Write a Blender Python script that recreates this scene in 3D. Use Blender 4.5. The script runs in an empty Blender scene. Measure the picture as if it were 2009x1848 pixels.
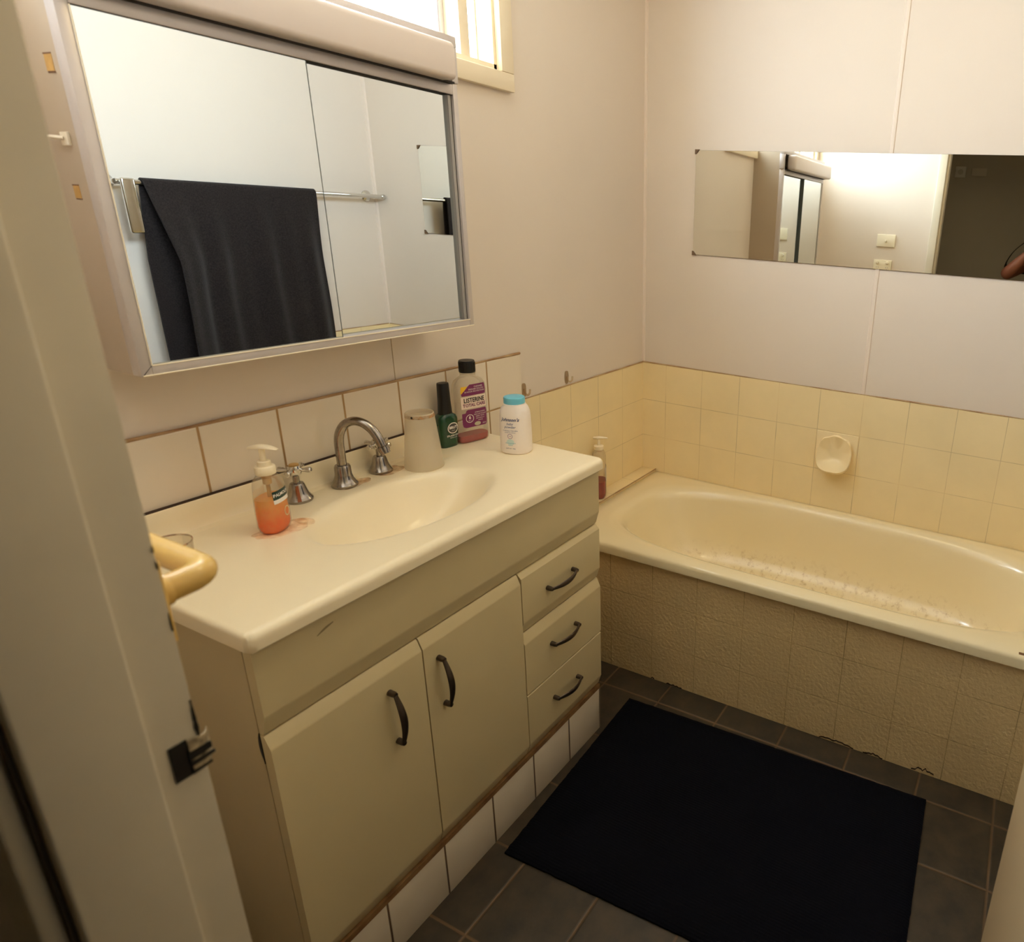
import bpy, bmesh, math, random
from mathutils import Vector, Matrix, noise
PI = math.pi
S = bpy.context.scene
C = S.collection
random.seed(7)

# ---------------------------------------------------------------- camera
cam_d = bpy.data.cameras.new('camera')
cam = bpy.data.objects.new('camera', cam_d); C.objects.link(cam); S.camera = cam
CAM = Vector((-0.4977, -1.4108, 1.5208))
yaw, pitch, roll = (math.radians(a) for a in (22.7016, -18.5985, 3.257))
fw = Vector((math.cos(pitch)*math.cos(yaw), math.cos(pitch)*math.sin(yaw), math.sin(pitch)))
rt = fw.cross(Vector((0, 0, 1))).normalized(); up = rt.cross(fw)
r2 = rt*math.cos(roll) + up*math.sin(roll); u2 = -rt*math.sin(roll) + up*math.cos(roll)
M = Matrix((r2, u2, -fw)).transposed().to_4x4(); M.translation = CAM
cam.matrix_world = M
cam_d.sensor_width = 36; cam_d.sensor_fit = 'HORIZONTAL'
cam_d.lens = 1305.4951/2009*36
cam_d.shift_x = (1004.5-1445.5416)/2009
cam_d.shift_y = (869.055-924)/2009
cam_d.clip_start = 0.01
cam_d.dof.use_dof = True; cam_d.dof.focus_distance = 2.0; cam_d.dof.aperture_fstop = 5.6

# ---------------------------------------------------------------- daylight, exposure
S.view_settings.view_transform = 'Standard'; S.view_settings.look = 'None'
S.view_settings.gamma = 1.0; S.view_settings.use_curve_mapping = False
S.view_settings.exposure = 0.32
W = bpy.data.worlds.new('sky'); S.world = W; W.use_nodes = True
bg = W.node_tree.nodes['Background']
bg.inputs[0].default_value = (0.80, 0.925, 1.07, 1); bg.inputs[1].default_value = 26.5
S.cycles.max_bounces = 14; S.cycles.diffuse_bounces = 8; S.cycles.glossy_bounces = 8
S.cycles.transparent_max_bounces = 24; S.cycles.transmission_bounces = 8
S.cycles.sample_clamp_indirect = 8.0
S.cycles.caustics_reflective = False; S.cycles.caustics_refractive = False
pl = bpy.data.lights.new('sky_portal', 'AREA'); pl.shape = 'RECTANGLE'; pl.size = 1.30; pl.size_y = 0.46
pl.cycles.is_portal = True
po = bpy.data.objects.new('sky_portal', pl); C.objects.link(po)
po.location = (0.4285, 0.125, 2.08); po.rotation_euler = (-PI/2, 0, 0)      # faces into the room (-Y)
# warm globe on the ceiling, out of the frame
cl = bpy.data.lights.new('ceiling_globe_light', 'POINT'); cl.energy = 4.7; cl.color = (1.0, 0.82, 0.46); cl.shadow_soft_size = 0.11
clo = bpy.data.objects.new('ceiling_globe_light', cl); C.objects.link(clo); clo.location = (0.80, -0.98, 2.24)

# ---------------------------------------------------------------- helpers
def lin(c):
    return tuple(((x/255)/12.92 if x/255 <= 0.04045 else ((x/255+0.055)/1.055)**2.4) for x in c)
def col(r, g, b): return (*lin((r, g, b)), 1)

class NT:
    def __init__(s, m): s.t = m.node_tree; s.n = s.t.nodes
    def new(s, t, **k):
        n = s.n.new(t)
        for a, v in k.items(): setattr(n, a, v)
        return n
    def link(s, a, b): s.t.links.new(a, b)
    def math(s, op, a, b=None, clamp=False):
        n = s.new('ShaderNodeMath', operation=op); n.use_clamp = clamp
        for i, v in enumerate((a, b)):
            if v is None: continue
            if isinstance(v, (int, float)): n.inputs[i].default_value = v
            else: s.link(v, n.inputs[i])
        return n.outputs[0]
    def mix(s, f, a, b):
        n = s.new('ShaderNodeMix', data_type='RGBA')
        for i, v in ((0, f), (6, a), (7, b)):
            if isinstance(v, (int, float)): n.inputs[i].default_value = v
            elif isinstance(v, tuple): n.inputs[i].default_value = v
            else: s.link(v, n.inputs[i])
        return n.outputs[2]
    def pos(s):
        return s.new('ShaderNodeNewGeometry').outputs['Position']
    def noise(s, scale, detail=4, rough=0.55, vec=None):
        n = s.new('ShaderNodeTexNoise'); n.inputs['Scale'].default_value = scale
        n.inputs['Detail'].default_value = detail; n.inputs['Roughness'].default_value = rough
        s.link(vec if vec is not None else s.new('ShaderNodeTexCoord').outputs['Object'], n.inputs['Vector'])
        return n.outputs[0]
    def ramp(s, f, lo, hi):
        n = s.new('ShaderNodeMapRange'); n.inputs[1].default_value = lo; n.inputs[2].default_value = hi
        s.link(f, n.inputs[0]); return n.outputs[0]
    def bump(s, h, strength, dist, normal=None):
        n = s.new('ShaderNodeBump'); n.inputs['Strength'].default_value = strength; n.inputs['Distance'].default_value = dist
        s.link(h, n.inputs['Height'])
        if normal is not None: s.link(normal, n.inputs['Normal'])
        return n.outputs[0]

def mat(name, c, rough=0.5, metal=0.0, var=0.0, vscale=6, bump=0.0, bscale=200, c2=None, trans=0.0, ior=1.45, spec=0.5, coat=0.0, sheen=0.0, alpha=1.0):
    m = bpy.data.materials.new(name); m.use_nodes = True; t = NT(m); b = t.n['Principled BSDF']
    b.inputs['Base Color'].default_value = c; b.inputs['Roughness'].default_value = rough; b.inputs['Metallic'].default_value = metal
    b.inputs['Transmission Weight'].default_value = trans; b.inputs['IOR'].default_value = ior
    b.inputs['Specular IOR Level'].default_value = spec; b.inputs['Coat Weight'].default_value = coat
    b.inputs['Sheen Weight'].default_value = sheen; b.inputs['Alpha'].default_value = alpha
    if var > 0:
        f = t.ramp(t.noise(vscale, 5), 0.3, 0.7)
        d = c2 or tuple(x*(1-var) for x in c[:3]) + (1,)
        t.link(t.mix(f, d, c), b.inputs['Base Color'])
    if bump > 0:
        t.link(t.bump(t.noise(bscale, 3), bump, 0.002), b.inputs['Normal'])
    return m

def tile_mat(name, c, grout, axes, w, rough=0.3, var=0.06, emb=0.0, escale=90, gdepth=0.6, vscale=7, c2=None, stain=None):
    """tiles from world position: axes = [(0|1|2, offset, pitch), ...]"""
    m = bpy.data.materials.new(name); m.use_nodes = True; t = NT(m); b = t.n['Principled BSDF']
    p = t.pos(); sp = t.new('ShaderNodeSeparateXYZ'); t.link(p, sp.inputs[0])
    near = None
    for ax, off, pitch in axes:
        q = t.math('DIVIDE', t.math('SUBTRACT', sp.outputs[ax], off), pitch)
        q = t.math('ADD', q, 0.5); fr = t.math('FRACT', q)
        d = t.math('MULTIPLY', t.math('ABSOLUTE', t.math('SUBTRACT', fr, 0.5)), pitch)
        near = d if near is None else t.math('MINIMUM', near, d)
    g = t.ramp(near, w*0.35, w*0.65)                 # 0 in the joint, 1 on the tile
    f = t.ramp(t.noise(vscale, 5, vec=p), 0.32, 0.68)
    tc = t.mix(f, c2 or tuple(x*(1-var) for x in c[:3])+(1,), c)
    gn = t.ramp(t.noise(5, 4, vec=p), 0.35, 0.65)
    gcol = t.mix(gn, tuple(x*0.6 for x in grout[:3])+(1,), grout)
    t.link(t.mix(g, gcol, tc), b.inputs['Base Color'])
    b.inputs['Roughness'].default_value = rough
    nb = t.bump(t.ramp(near, 0.0, w), gdepth, 0.003)
    if emb > 0: nb = t.bump(t.noise(escale, 3, vec=p), emb, 0.003, nb)
    t.link(nb, b.inputs['Normal'])
    return m

def shell_mat(name, tint, opac=0.25, rough=0.15, gl=0.12, body=None):
    """thin clear plastic: mostly see-through, a little diffuse body and gloss"""
    m = bpy.data.materials.new(name); m.use_nodes = True; t = NT(m); t.n.remove(t.n['Principled BSDF'])
    out = t.n['Material Output']
    tr = t.new('ShaderNodeBsdfTransparent'); tr.inputs[0].default_value = tint
    df = t.new('ShaderNodeBsdfDiffuse'); df.inputs[0].default_value = body or tint
    tl = t.new('ShaderNodeBsdfTranslucent'); tl.inputs[0].default_value = body or tint
    ms = t.new('ShaderNodeMixShader'); ms.inputs[0].default_value = 0.4; t.link(df.outputs[0], ms.inputs[1]); t.link(tl.outputs[0], ms.inputs[2])
    m1 = t.new('ShaderNodeMixShader'); m1.inputs[0].default_value = opac; t.link(tr.outputs[0], m1.inputs[1]); t.link(ms.outputs[0], m1.inputs[2])
    gs = t.new('ShaderNodeBsdfGlossy'); gs.inputs[1].default_value = rough
    lw = t.new('ShaderNodeLayerWeight'); lw.inputs[0].default_value = 0.35
    m2 = t.new('ShaderNodeMixShader'); t.link(t.math('MULTIPLY', lw.outputs[0], gl*3), m2.inputs[0])
    t.link(m1.outputs[0], m2.inputs[1]); t.link(gs.outputs[0], m2.inputs[2]); t.link(m2.outputs[0], out.inputs[0])
    return m

ORG = {}
def origin(o): return ORG.get(o.name, Vector((0, 0, 0))) if o is not None else Vector((0, 0, 0))
def thing(name, label, cat, loc=(0, 0, 0), group=None):
    o = bpy.data.objects.new(name, None); C.objects.link(o); o.location = loc; o.empty_display_size = 0.05
    o['label'] = label; o['category'] = cat
    if group: o['group'] = group
    ORG[o.name] = Vector(loc); return o
def tag(o, label, cat, group=None):
    o['label'] = label; o['category'] = cat
    if group: o['group'] = group
    return o
def obj(name, bm, m, parent=None, smooth=35, label=None):
    """one mesh object; shapes are given in world coordinates, the mesh is stored about its thing's base"""
    if parent is None:
        if bm.verts:
            xs = [v.co for v in bm.verts]
            lo = Vector((min(v[i] for v in xs) for i in range(3))); hi = Vector((max(v[i] for v in xs) for i in range(3)))
            og = Vector(((lo.x+hi.x)/2, (lo.y+hi.y)/2, lo.z))
        else: og = Vector((0, 0, 0))
    else: og = origin(parent)
    bmesh.ops.recalc_face_normals(bm, faces=bm.faces)
    bmesh.ops.translate(bm, vec=-og, verts=bm.verts)
    me = bpy.data.meshes.new(name); bm.to_mesh(me); bm.free()
    o = bpy.data.objects.new(name, me); C.objects.link(o)
    ms = m if isinstance(m, (list, tuple)) else [m]
    for x in ms: me.materials.append(x)
    if smooth is not None:
        for p in me.polygons: p.use_smooth = True
        me.set_sharp_from_angle(angle=math.radians(smooth))
    if parent is not None: o.parent = parent; ORG[o.name] = og
    else: o.location = og; ORG[o.name] = og
    if label: o['label'] = label
    return o
def struct(name, bm, m, parent=None, label=None, smooth=35):
    o = obj(name, bm, m, parent, smooth)
    if parent is None: o['kind'] = 'structure'
    if label: o['label'] = label
    return o

def box(bm, x0, x1, y0, y1, z0, z1, bev=0.0, seg=2):
    x0, x1 = sorted((x0, x1)); y0, y1 = sorted((y0, y1)); z0, z1 = sorted((z0, z1))
    t = bmesh.new(); r = bmesh.ops.create_cube(t, size=1)
    for v in r['verts']:
        v.co = Vector(((x0+x1)/2+v.co.x*(x1-x0), (y0+y1)/2+v.co.y*(y1-y0), (z0+z1)/2+v.co.z*(z1-z0)))
    if bev > 0: bmesh.ops.bevel(t, geom=list(t.edges), offset=bev, segments=seg, profile=0.5, affect='EDGES')
    join(bm, t); return bm
def join(bm, t, mtx=None, mi=None):
    vm = {}
    for v in t.verts: vm[v] = bm.verts.new(mtx @ v.co if mtx else v.co)
    for f in t.faces:
        try:
            nf = bm.faces.new([vm[v] for v in f.verts]); nf.material_index = f.material_index if mi is None else mi
        except ValueError: pass
    t.free(); return bm
def B(*a, **k): return box(bmesh.new(), *a, **k)
def rings(bm, rs, cap0=True, cap1=True, closed=True):
    vs = [[bm.verts.new(p) for p in r] for r in rs]
    n = len(vs[0])
    for a, b in zip(vs, vs[1:]):
        for i in range(n if closed else n-1):
            j = (i+1) % n
            bm.faces.new((a[i], a[j], b[j], b[i]))
    if cap0: bm.faces.new(list(reversed(vs[0])))
    if cap1: bm.faces.new(vs[-1])
    return bm
def lathe(bm, prof, c=(0, 0, 0), seg=32, mtx=None, cap0=True, cap1=True):
    c = Vector(c); rs = []
    for r, z in prof:
        r = max(r, 1e-5)
        ring = [Vector((r*math.cos(2*PI*i/seg), r*math.sin(2*PI*i/seg), z)) for i in range(seg)]
        rs.append([(mtx @ p if mtx else p) + c for p in ring])
    return rings(bm, rs, cap0, cap1)
def frame_along(d, upv=None):
    d = Vector(d).normalized(); a = Vector(upv) if upv else (Vector((0, 0, 1)) if abs(d.z) < 0.9 else Vector((1, 0, 0)))
    x = a.cross(d).normalized(); y = d.cross(x); return x, y
def tube(bm, pts, r, seg=16, cap=True, flat=1.0):
    pts = [Vector(p) for p in pts]; rr = r if isinstance(r, (list, tuple)) else [r]*len(pts)
    x = None; rs = []
    for i, p in enumerate(pts):
        d = (pts[min(i+1, len(pts)-1)] - pts[max(i-1, 0)]).normalized()
        if x is None: x, y = frame_along(d)
        else:
            x = (x - d*x.dot(d)).normalized(); y = d.cross(x)
        rs.append([p + (x*math.cos(2*PI*k/seg) + y*math.sin(2*PI*k/seg)*flat)*rr[i] for k in range(seg)])
    return rings(bm, rs, cap, cap)
def smooth_path(pts, n=8):
    pts = [Vector(p) for p in pts]; out = []
    P = [pts[0]*2-pts[1]] + pts + [pts[-1]*2-pts[-2]]
    for i in range(1, len(P)-2):
        for k in range(n):
            t = k/n; a, b, c, d = P[i-1], P[i], P[i+1], P[i+2]
            out.append(0.5*((2*b)+(c-a)*t+(2*a-5*b+4*c-d)*t*t+(3*b-a-3*c+d)*t**3))
    out.append(pts[-1]); return out
def prism(bm, prof, x0, x1, axis='x'):
    """prof = [(a,b)] closed polygon; axis x: (y,z) swept along x; axis y: (x,z) along y; axis z: (x,y) along z"""
    def P(t, a, b): return {'x': (t, a, b), 'y': (a, t, b), 'z': (a, b, t)}[axis]
    return rings(bm, [[P(x0, *p) for p in prof], [P(x1, *p) for p in prof]])
def sell(a, b, n, seg=48):
    out = []
    for i in range(seg):
        t = 2*PI*i/seg; ct, st = math.cos(t), math.sin(t)
        out.append((a*math.copysign(abs(ct)**(2/n), ct), b*math.copysign(abs(st)**(2/n), st)))
    return out
def text_bm(s, size, shear=0.0, bold=0.0, sx=1.0):
    cu = bpy.data.curves.new('lettering', 'FONT'); cu.body = s; cu.size = size; cu.align_x = 'CENTER'; cu.align_y = 'CENTER'
    cu.shear = shear; cu.offset = bold; cu.resolution_u = 2
    o = bpy.data.objects.new('lettering', cu); C.objects.link(o)
    dg = bpy.context.evaluated_depsgraph_get()
    me = bpy.data.meshes.new_from_object(o.evaluated_get(dg))
    bm = bmesh.new(); bm.from_mesh(me)
    bpy.data.objects.remove(o); bpy.data.curves.remove(cu); bpy.data.meshes.remove(me)
    for v in bm.verts: v.co.x *= sx
    bmesh.ops.triangulate(bm, faces=bm.faces)
    return bm

# ---------------------------------------------------------------- materials
WALL = mat('wall_paint', col(225, 213, 200), 0.55, var=0.03, vscale=3, bump=0.05, bscale=350)
CEIL = mat('ceiling_paint', col(235, 226, 210), 0.7)
TRIM = mat('trim_paint', col(236, 222, 196), 0.35, var=0.04, vscale=9)
STRIPM = mat('joint_strip', col(229, 215, 202), 0.5)
HALL = mat('hall_paint', col(204, 194, 174), 0.7)
JAMB = mat('jamb_paint', col(212, 202, 182), 0.4, var=0.12, vscale=6)
DOORP = mat('door_paint', col(196, 170, 130), 0.4)
SEAL = mat('aged_sealant', col(150, 110, 72), 0.6, var=0.5, vscale=14, c2=col(196, 170, 128))
DARK = mat('dark_gap', col(30, 22, 16), 0.8)
BLACKP = mat('black_plastic', col(14, 13, 14), 0.35)
CREAMT = lambda n, axes, **k: tile_mat(n, col(244, 225, 180), col(238, 216, 168), axes, 0.0021, gdepth=0.07, **k)
CHROME = mat('worn_chrome', col(176, 168, 160), 0.18, metal=1.0, var=0.35, vscale=60, bump=0.05, bscale=300)
CHROME2 = mat('bright_chrome', col(214, 212, 208), 0.1, metal=1.0)
ALU = mat('anodised_aluminium', col(206, 198, 196), 0.38, metal=0.35, var=0.06, vscale=20)
MIRROR = mat('mirror_glass', (0.83, 0.89, 0.90, 1), 0.0, metal=1.0)
MIRROR2 = mat('old_mirror_glass', (0.86, 0.86, 0.80, 1), 0.0, metal=1.0)
WHITEL = mat('white_laminate', col(184, 168, 149), 0.45, var=0.04)
VANF = mat('cream_laminate', col(214, 198, 156), 0.33, var=0.05, vscale=4)
VANS = mat('cream_side_board', col(206, 190, 152), 0.5, var=0.06, vscale=3)
TOPM = mat('cast_vanity_top', col(246, 232, 200), 0.28, var=0.04, vscale=5, coat=0.2)
ENAM = mat('bath_enamel', col(238, 218, 174), 0.22, coat=0.3)
HANDLE = mat('gunmetal_handle', col(92, 82, 74), 0.34, metal=0.9)

# ---------------------------------------------------------------- room shell
XB, XF, YR, ZC = 1.83, -0.265, -1.739, 2.42       # back wall, door wall, right wall, ceiling
JY, JY2 = -0.8188, -1.556                          # door jambs
WX0, WX1, WZ0, WZ1 = -0.215, 1.072, 1.862, 2.30      # window opening

FLOORM = tile_mat('slate_tile', col(70, 58, 42), col(108, 84, 58), [(0, 1.080, 0.2085), (1, -0.5208, 0.2091)], 0.006, rough=0.5, emb=0.35, escale=38, vscale=16, c2=col(46, 40, 31), gdepth=0.5)
bm = bmesh.new(); box(bm, -1.75, 1.95, -2.55, 0.12, -0.08, 0.0); struct('floor', bm, FLOORM)
bm = bmesh.new(); box(bm, -1.75, 1.95, -2.55, 0.12, ZC, ZC+0.08); struct('ceiling', bm, CEIL)
# window wall
bm = bmesh.new()
box(bm, XF-0.09, WX0, 0, 0.12, 0, ZC); box(bm, WX1, XB+0.1, 0, 0.12, 0, ZC)
box(bm, WX0, WX1, 0, 0.12, 0, WZ0); box(bm, WX0, WX1, 0, 0.12, WZ1, ZC)
wl = struct('wall_left', bm, WALL)
bm = bmesh.new(); box(bm, XB, XB+0.1, YR-0.1, 0, 0, ZC); wb = struct('wall_back', bm, WALL)
bm = bmesh.new(); box(bm, XF-0.09, XB+0.1, YR-0.1, YR, 0, ZC); wr = struct('wall_right', bm, WALL)
bm = bmesh.new(); box(bm, XF-0.085, XF, 0, JY+0.03, 0, ZC); box(bm, XF-0.085, XF, JY2-0.03, YR, 0, ZC); box(bm, XF-0.085, XF, JY+0.03, JY2-0.03, 2.07, ZC)
wf = struct('wall_front', bm, WALL)
bm = bmesh.new(); box(bm, -1.72, -1.62, -2.5, 0.1, 0, ZC); struct('wall_hallway', bm, HALL)
bm = bmesh.new(); box(bm, -1.72, XF-0.085, -2.55, -2.45, 0, ZC); struct('wall_hallway_end', bm, HALL)
bm = bmesh.new(); box(bm, -1.72, XF-0.09, 0.0, 0.1, 0, ZC); struct('wall_hallway_far', bm, HALL)
bm = bmesh.new(); box(bm, XF-0.085, XF-0.02, -2.5, YR-0.1, 0, ZC); struct('wall_hallway_side', bm, HALL)

# tiled parts of the walls
SPL = tile_mat('white_splash_tile', col(232, 220, 202), col(190, 152, 104), [(0, 0.2029, 0.15), (2, 1.0933, 0.1505)], 0.0045, rough=0.25, var=0.03, emb=0.08, escale=60)
bm = bmesh.new(); box(bm, XF, 1.0951, -0.007, 0, 0.60, 1.0933); obj('splash_tiles', bm, SPL, wl)
DADL = CREAMT('cream_tile_left', [(0, 1.83, 0.1627), (2, 0.9447, 0.1552)], rough=0.3, emb=0.07, escale=70)
bm = bmesh.new(); box(bm, 1.0951, XB, -0.005, 0, 0, 0.9447); obj('tile_dado', bm, DADL, wl)
DADB = CREAMT('cream_tile_back', [(1, -0.9256, 0.1627), (2, 0.9447, 0.1552)], rough=0.3, emb=0.07, escale=70)
bm = bmesh.new(); box(bm, XB-0.006, XB, YR, -0.005, 0, 0.9447); obj('tile_dado', bm, DADB, wb)
bm = bmesh.new(); box(bm, 1.05, XB-0.006, YR, YR+0.006, 0, 0.9447); obj('tile_dado', bm, DADL, wr)
def bead(parent, a, b, r=0.003):
    bm = bmesh.new(); a, b = Vector(a), Vector(b); n = 40; pts = [a.lerp(b, i/n) for i in range(n+1)]
    rr = [r*(0.65+0.7*noise.noise(Vector((p.x*9, p.y*9, p.z*9+3)))+0.25) for p in pts]
    tube(bm, pts, [max(0.0008, x) for x in rr], 8); obj('sealant', bm, SEAL, parent)
bead(wl, (XF, -0.006, 1.0945), (1.095, -0.006, 1.0945), 0.0034); bead(wl, (1.098, -0.004, 0.946), (XB, -0.004, 0.946), 0.0026)
bead(wb, (XB-0.005, 0, 0.946), (XB-0.005, YR, 0.946), 0.0024); bead(wr, (1.05, YR+0.005, 0.946), (XB, YR+0.005, 0.946), 0.0024)
# cover strips over the sheet joints
bm = bmesh.new(); prism(bm, [(XB, -0.910), (XB-0.003, -0.912), (XB-0.004, -0.918), (XB-0.003, -0.924), (XB, -0.926)], 0.946, ZC, 'z'); obj('joint_strip', bm, STRIPM, wb)
bm = bmesh.new(); prism(bm, [(XB, 0), (XB, -0.009), (XB-0.006, -0.007), (XB-0.008, -0.003), (XB-0.008, 0)], 0.945, ZC, 'z'); obj('corner_bead', bm, STRIPM, wb)
bm = bmesh.new(); prism(bm, [(XB, YR), (XB, YR+0.012), (XB-0.008, YR+0.010), (XB-0.011, YR)], 0.945, ZC, 'z'); obj('corner_bead', bm, STRIPM, wr)
bm = bmesh.new(); box(bm, 0.6512, 0.6528, -0.0010, 0, 1.094, 1.30); obj('joint_line', bm, mat('joint_shade', col(186, 166, 138), 0.7), wl)

# window
bm = bmesh.new(); a0, a1, c0, c1 = WX0-0.004, WX1-0.004, WZ0-0.003, WZ1+0.003
for (x0, x1, z0, z1) in ((WX0-0.046, WX1+0.043, WZ0-0.048, c0), (WX0-0.046, WX1+0.043, c1, WZ1+0.048), (WX0-0.046, a0, c0, c1), (a1, WX1+0.043, c0, c1)):
    box(bm, x0, x1, -0.02, 0, z0, z1, 0.003)
win = struct('window_1', bm, TRIM)
bm = bmesh.new()
for (x0, x1, z0, z1) in ((WX0, WX1, WZ0-0.001, WZ0+0.012), (WX0, WX1, WZ1-0.012, WZ1), (WX0, WX0+0.012, WZ0, WZ1), (WX1-0.012, WX1, WZ0, WZ1)):
    box(bm, x0, x1, 0.0, 0.12, z0, z1)
obj('window_reveal', bm, TRIM, win)
ML, MR = (0.030, 0.066), (0.950, 0.982)                # mullions between the three lights
bm = bmesh.new()
for x0, x1 in (ML, MR): box(bm, x0, x1, 0.004, 0.112, WZ0+0.010, WZ1-0.010, 0.002)
obj('mullion', bm, TRIM, win)
LIGHTS = ((WX0+0.012, ML[0]), (ML[1], MR[0]), (MR[1], WX1-0.012))
bm = bmesh.new()
for k, (x0, x1) in enumerate(LIGHTS):
    w = 0.016 if k == 1 else 0.006
    for (xa, xb, za, zb) in ((x0, x1, WZ0+0.012, WZ0+0.012+w), (x0, x1, WZ1-0.012-w, WZ1-0.012), (x0, x0+w, WZ0+0.012, WZ1-0.012), (x1-w, x1, WZ0+0.012, WZ1-0.012)):
        if (k == 2 and xa == x0 and xb < x1) or (k == 0 and xb == x1 and xa > x0): continue
        box(bm, xa, xb, 0.052, 0.082, za, zb, 0.0015)
    if k == 1: box(bm, x1-w-0.011, x1-w-0.007, 0.048, 0.07, WZ0+0.02, WZ1-0.02); box(bm, 0.49, 0.515, 0.052, 0.082, WZ0+0.02, WZ1-0.02)
obj('sash_frame', bm, ALU, win)
bm = bmesh.new()
for x0, x1 in LIGHTS: box(bm, x0+0.004, x1-0.004, 0.066, 0.070, WZ0+0.014, WZ1-0.014)
GLASS = shell_mat('window_glass', (0.96, 0.98, 0.98, 1), 0.0, 0.02, 0.03)
obj('window_pane', bm, GLASS, win)

# door frame: left jamb with stop and strike plate, right jamb, head; architraves both sides
bm = bmesh.new()
X0, X1 = -0.3575, -0.2487
box(bm, X0, X1, JY, JY+0.022, 0, 2.062, 0.0015); tr1 = struct('trim_1', bm, JAMB, label='cream door jamb at the left with stop and strike plate')
bm = bmesh.new(); box(bm, -0.355, -0.2862, JY-0.012, JY+0.001, 0, 2.05, 0.003, 3); obj('door_stop', bm, JAMB, tr1)
bm = bmesh.new(); box(bm, XF, X1+0.0002, JY+0.0005, JY+0.045, 0, 2.10, 0.003, 3); obj('architrave', bm, JAMB, tr1)
bm = bmesh.new(); box(bm, -0.372, -0.357, JY+0.006, JY+0.055, 0, 2.10, 0.004, 3); obj('architrave', bm, JAMB, tr1)
bm = bmesh.new(); box(bm, -0.3582, -0.3552, JY-0.0012, JY+0.006, 0, 2.05); obj('joint_gap', bm, mat('gap_shade', col(72, 62, 50), 0.8), tr1)  # solid strip in the joint, its dark colour stands in for shade
WORN = mat('painted_strike_plate', col(205, 186, 152), 0.4, var=0.45, vscale=110, c2=col(40, 34, 30))
bm = bmesh.new(); y = JY-0.0008
box(bm, -0.2735, -0.2600, y-0.0008, y, 1.0405, 1.0765); sp = obj('latch_recess', bm, BLACKP, tr1)
bm = bmesh.new(); rs = []
for i in range(9):
    t = i/8; a = t*1.25; xx = -0.2600+0.0195*t; yy = y-0.0012 + 0.008*max(0, t-0.55)**1.5*4
    rs.append([(xx, yy-0.0012, 1.0415+0.0005*i), (xx, yy, 1.0415+0.0005*i), (xx, yy, 1.0755-0.0004*i), (xx, yy-0.0012, 1.0755-0.0004*i)])
rings(bm, rs); st = obj('strike_plate', bm, WORN, tr1)
bm = bmesh.new()
for z0, z1, x1 in ((1.0505, 1.0535, -0.2425), (1.0570, 1.0635, -0.2440), (1.0425, 1.0445, -0.2460)):
    rs = [[(-0.2615, y-0.003, z0-0.001), (-0.2615, y-0.0018, z0-0.001), (-0.2615, y-0.0018, z1+0.001), (-0.2615, y-0.003, z1+0.001)],
          [(x1, y-0.0026, z0), (x1, y-0.0014, z0), (x1, y-0.0014, z1), (x1, y-0.0026, z1)]]
    rings(bm, rs)
obj('scratch', bm, BLACKP, st)
def chip(parent, cx, cy, z0, z1, w, name='paint_chip', m=None, axis='y', seed=0):
    """ragged patch where paint has come off"""
    bm = bmesh.new(); n = 12; L = []; R = []
    for i in range(n+1):
        t = i/n; z = z0+(z1-z0)*t; ww = w*(0.35+0.65*math.sin(PI*min(1, t*1.15+0.08)))*(0.75+0.5*noise.noise(Vector((t*6, seed, 0))))
        L.append((cx-ww, cy, z)); R.append((cx+ww*0.5, cy, z))
    rs = [[L[i], R[i], (R[i][0], cy-0.0006, R[i][2]), (L[i][0], cy-0.0006, L[i][2])] for i in range(n+1)]
    rings(bm, rs); obj(name, bm, m or BLACKP, parent)
chip(tr1, -0.2500, JY-0.0002, 1.072, 1.110, 0.0028, seed=2)
chip(tr1, -0.2497, JY-0.0002, 1.178, 1.195, 0.0012, seed=5); chip(tr1, -0.2495, JY-0.0002, 1.2345, 1.243, 0.001, seed=7); chip(tr1, -0.2497, JY-0.0002, 1.249, 1.256, 0.0009, seed=8)
GRIME = mat('grime_mark', col(158, 142, 108), 0.7)
bm = bmesh.new(); box(bm, X0, X1, JY2-0.022, JY2, 0, 2.062, 0.0015); tr2 = struct('trim_2', bm, JAMB, label='cream door jamb at the right')
bm = bmesh.new(); box(bm, -0.355, -0.2862, JY2-0.001, JY2+0.012, 0, 2.05, 0.003, 3); obj('door_stop', bm, JAMB, tr2)
bm = bmesh.new(); box(bm, XF, X1+0.0002, JY2-0.045, JY2-0.0005, 0, 2.10, 0.003, 3); obj('architrave', bm, JAMB, tr2)
bm = bmesh.new(); box(bm, -0.372, -0.357, JY2-0.055, JY2-0.006, 0, 2.10, 0.004, 3); obj('architrave', bm, JAMB, tr2)
bm = bmesh.new(); box(bm, X0, X1, JY2, JY, 2.05, 2.075); tr3 = struct('trim_3', bm, JAMB, label='cream door head')
bm = bmesh.new(); box(bm, XF, X1+0.0002, JY2-0.045, JY+0.045, 2.062, 2.107, 0.003); obj('architrave', bm, JAMB, tr3)
# open door leaf, swung in beside the camera
bm = bmesh.new(); box(bm, -0.242, 0.470, JY2-0.010, JY2+0.026, 0.012, 2.045, 0.0015); dr = struct('door_1', bm, DOORP, label='cream door standing open into the room')
bm = bmesh.new()
for z in (0.25, 1.02, 1.80): lathe(bm, [(0.006, z-0.05), (0.006, z+0.05)], (-0.2435, JY2+0.029, 0), 14)
obj('hinge', bm, CHROME, dr)

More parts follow.
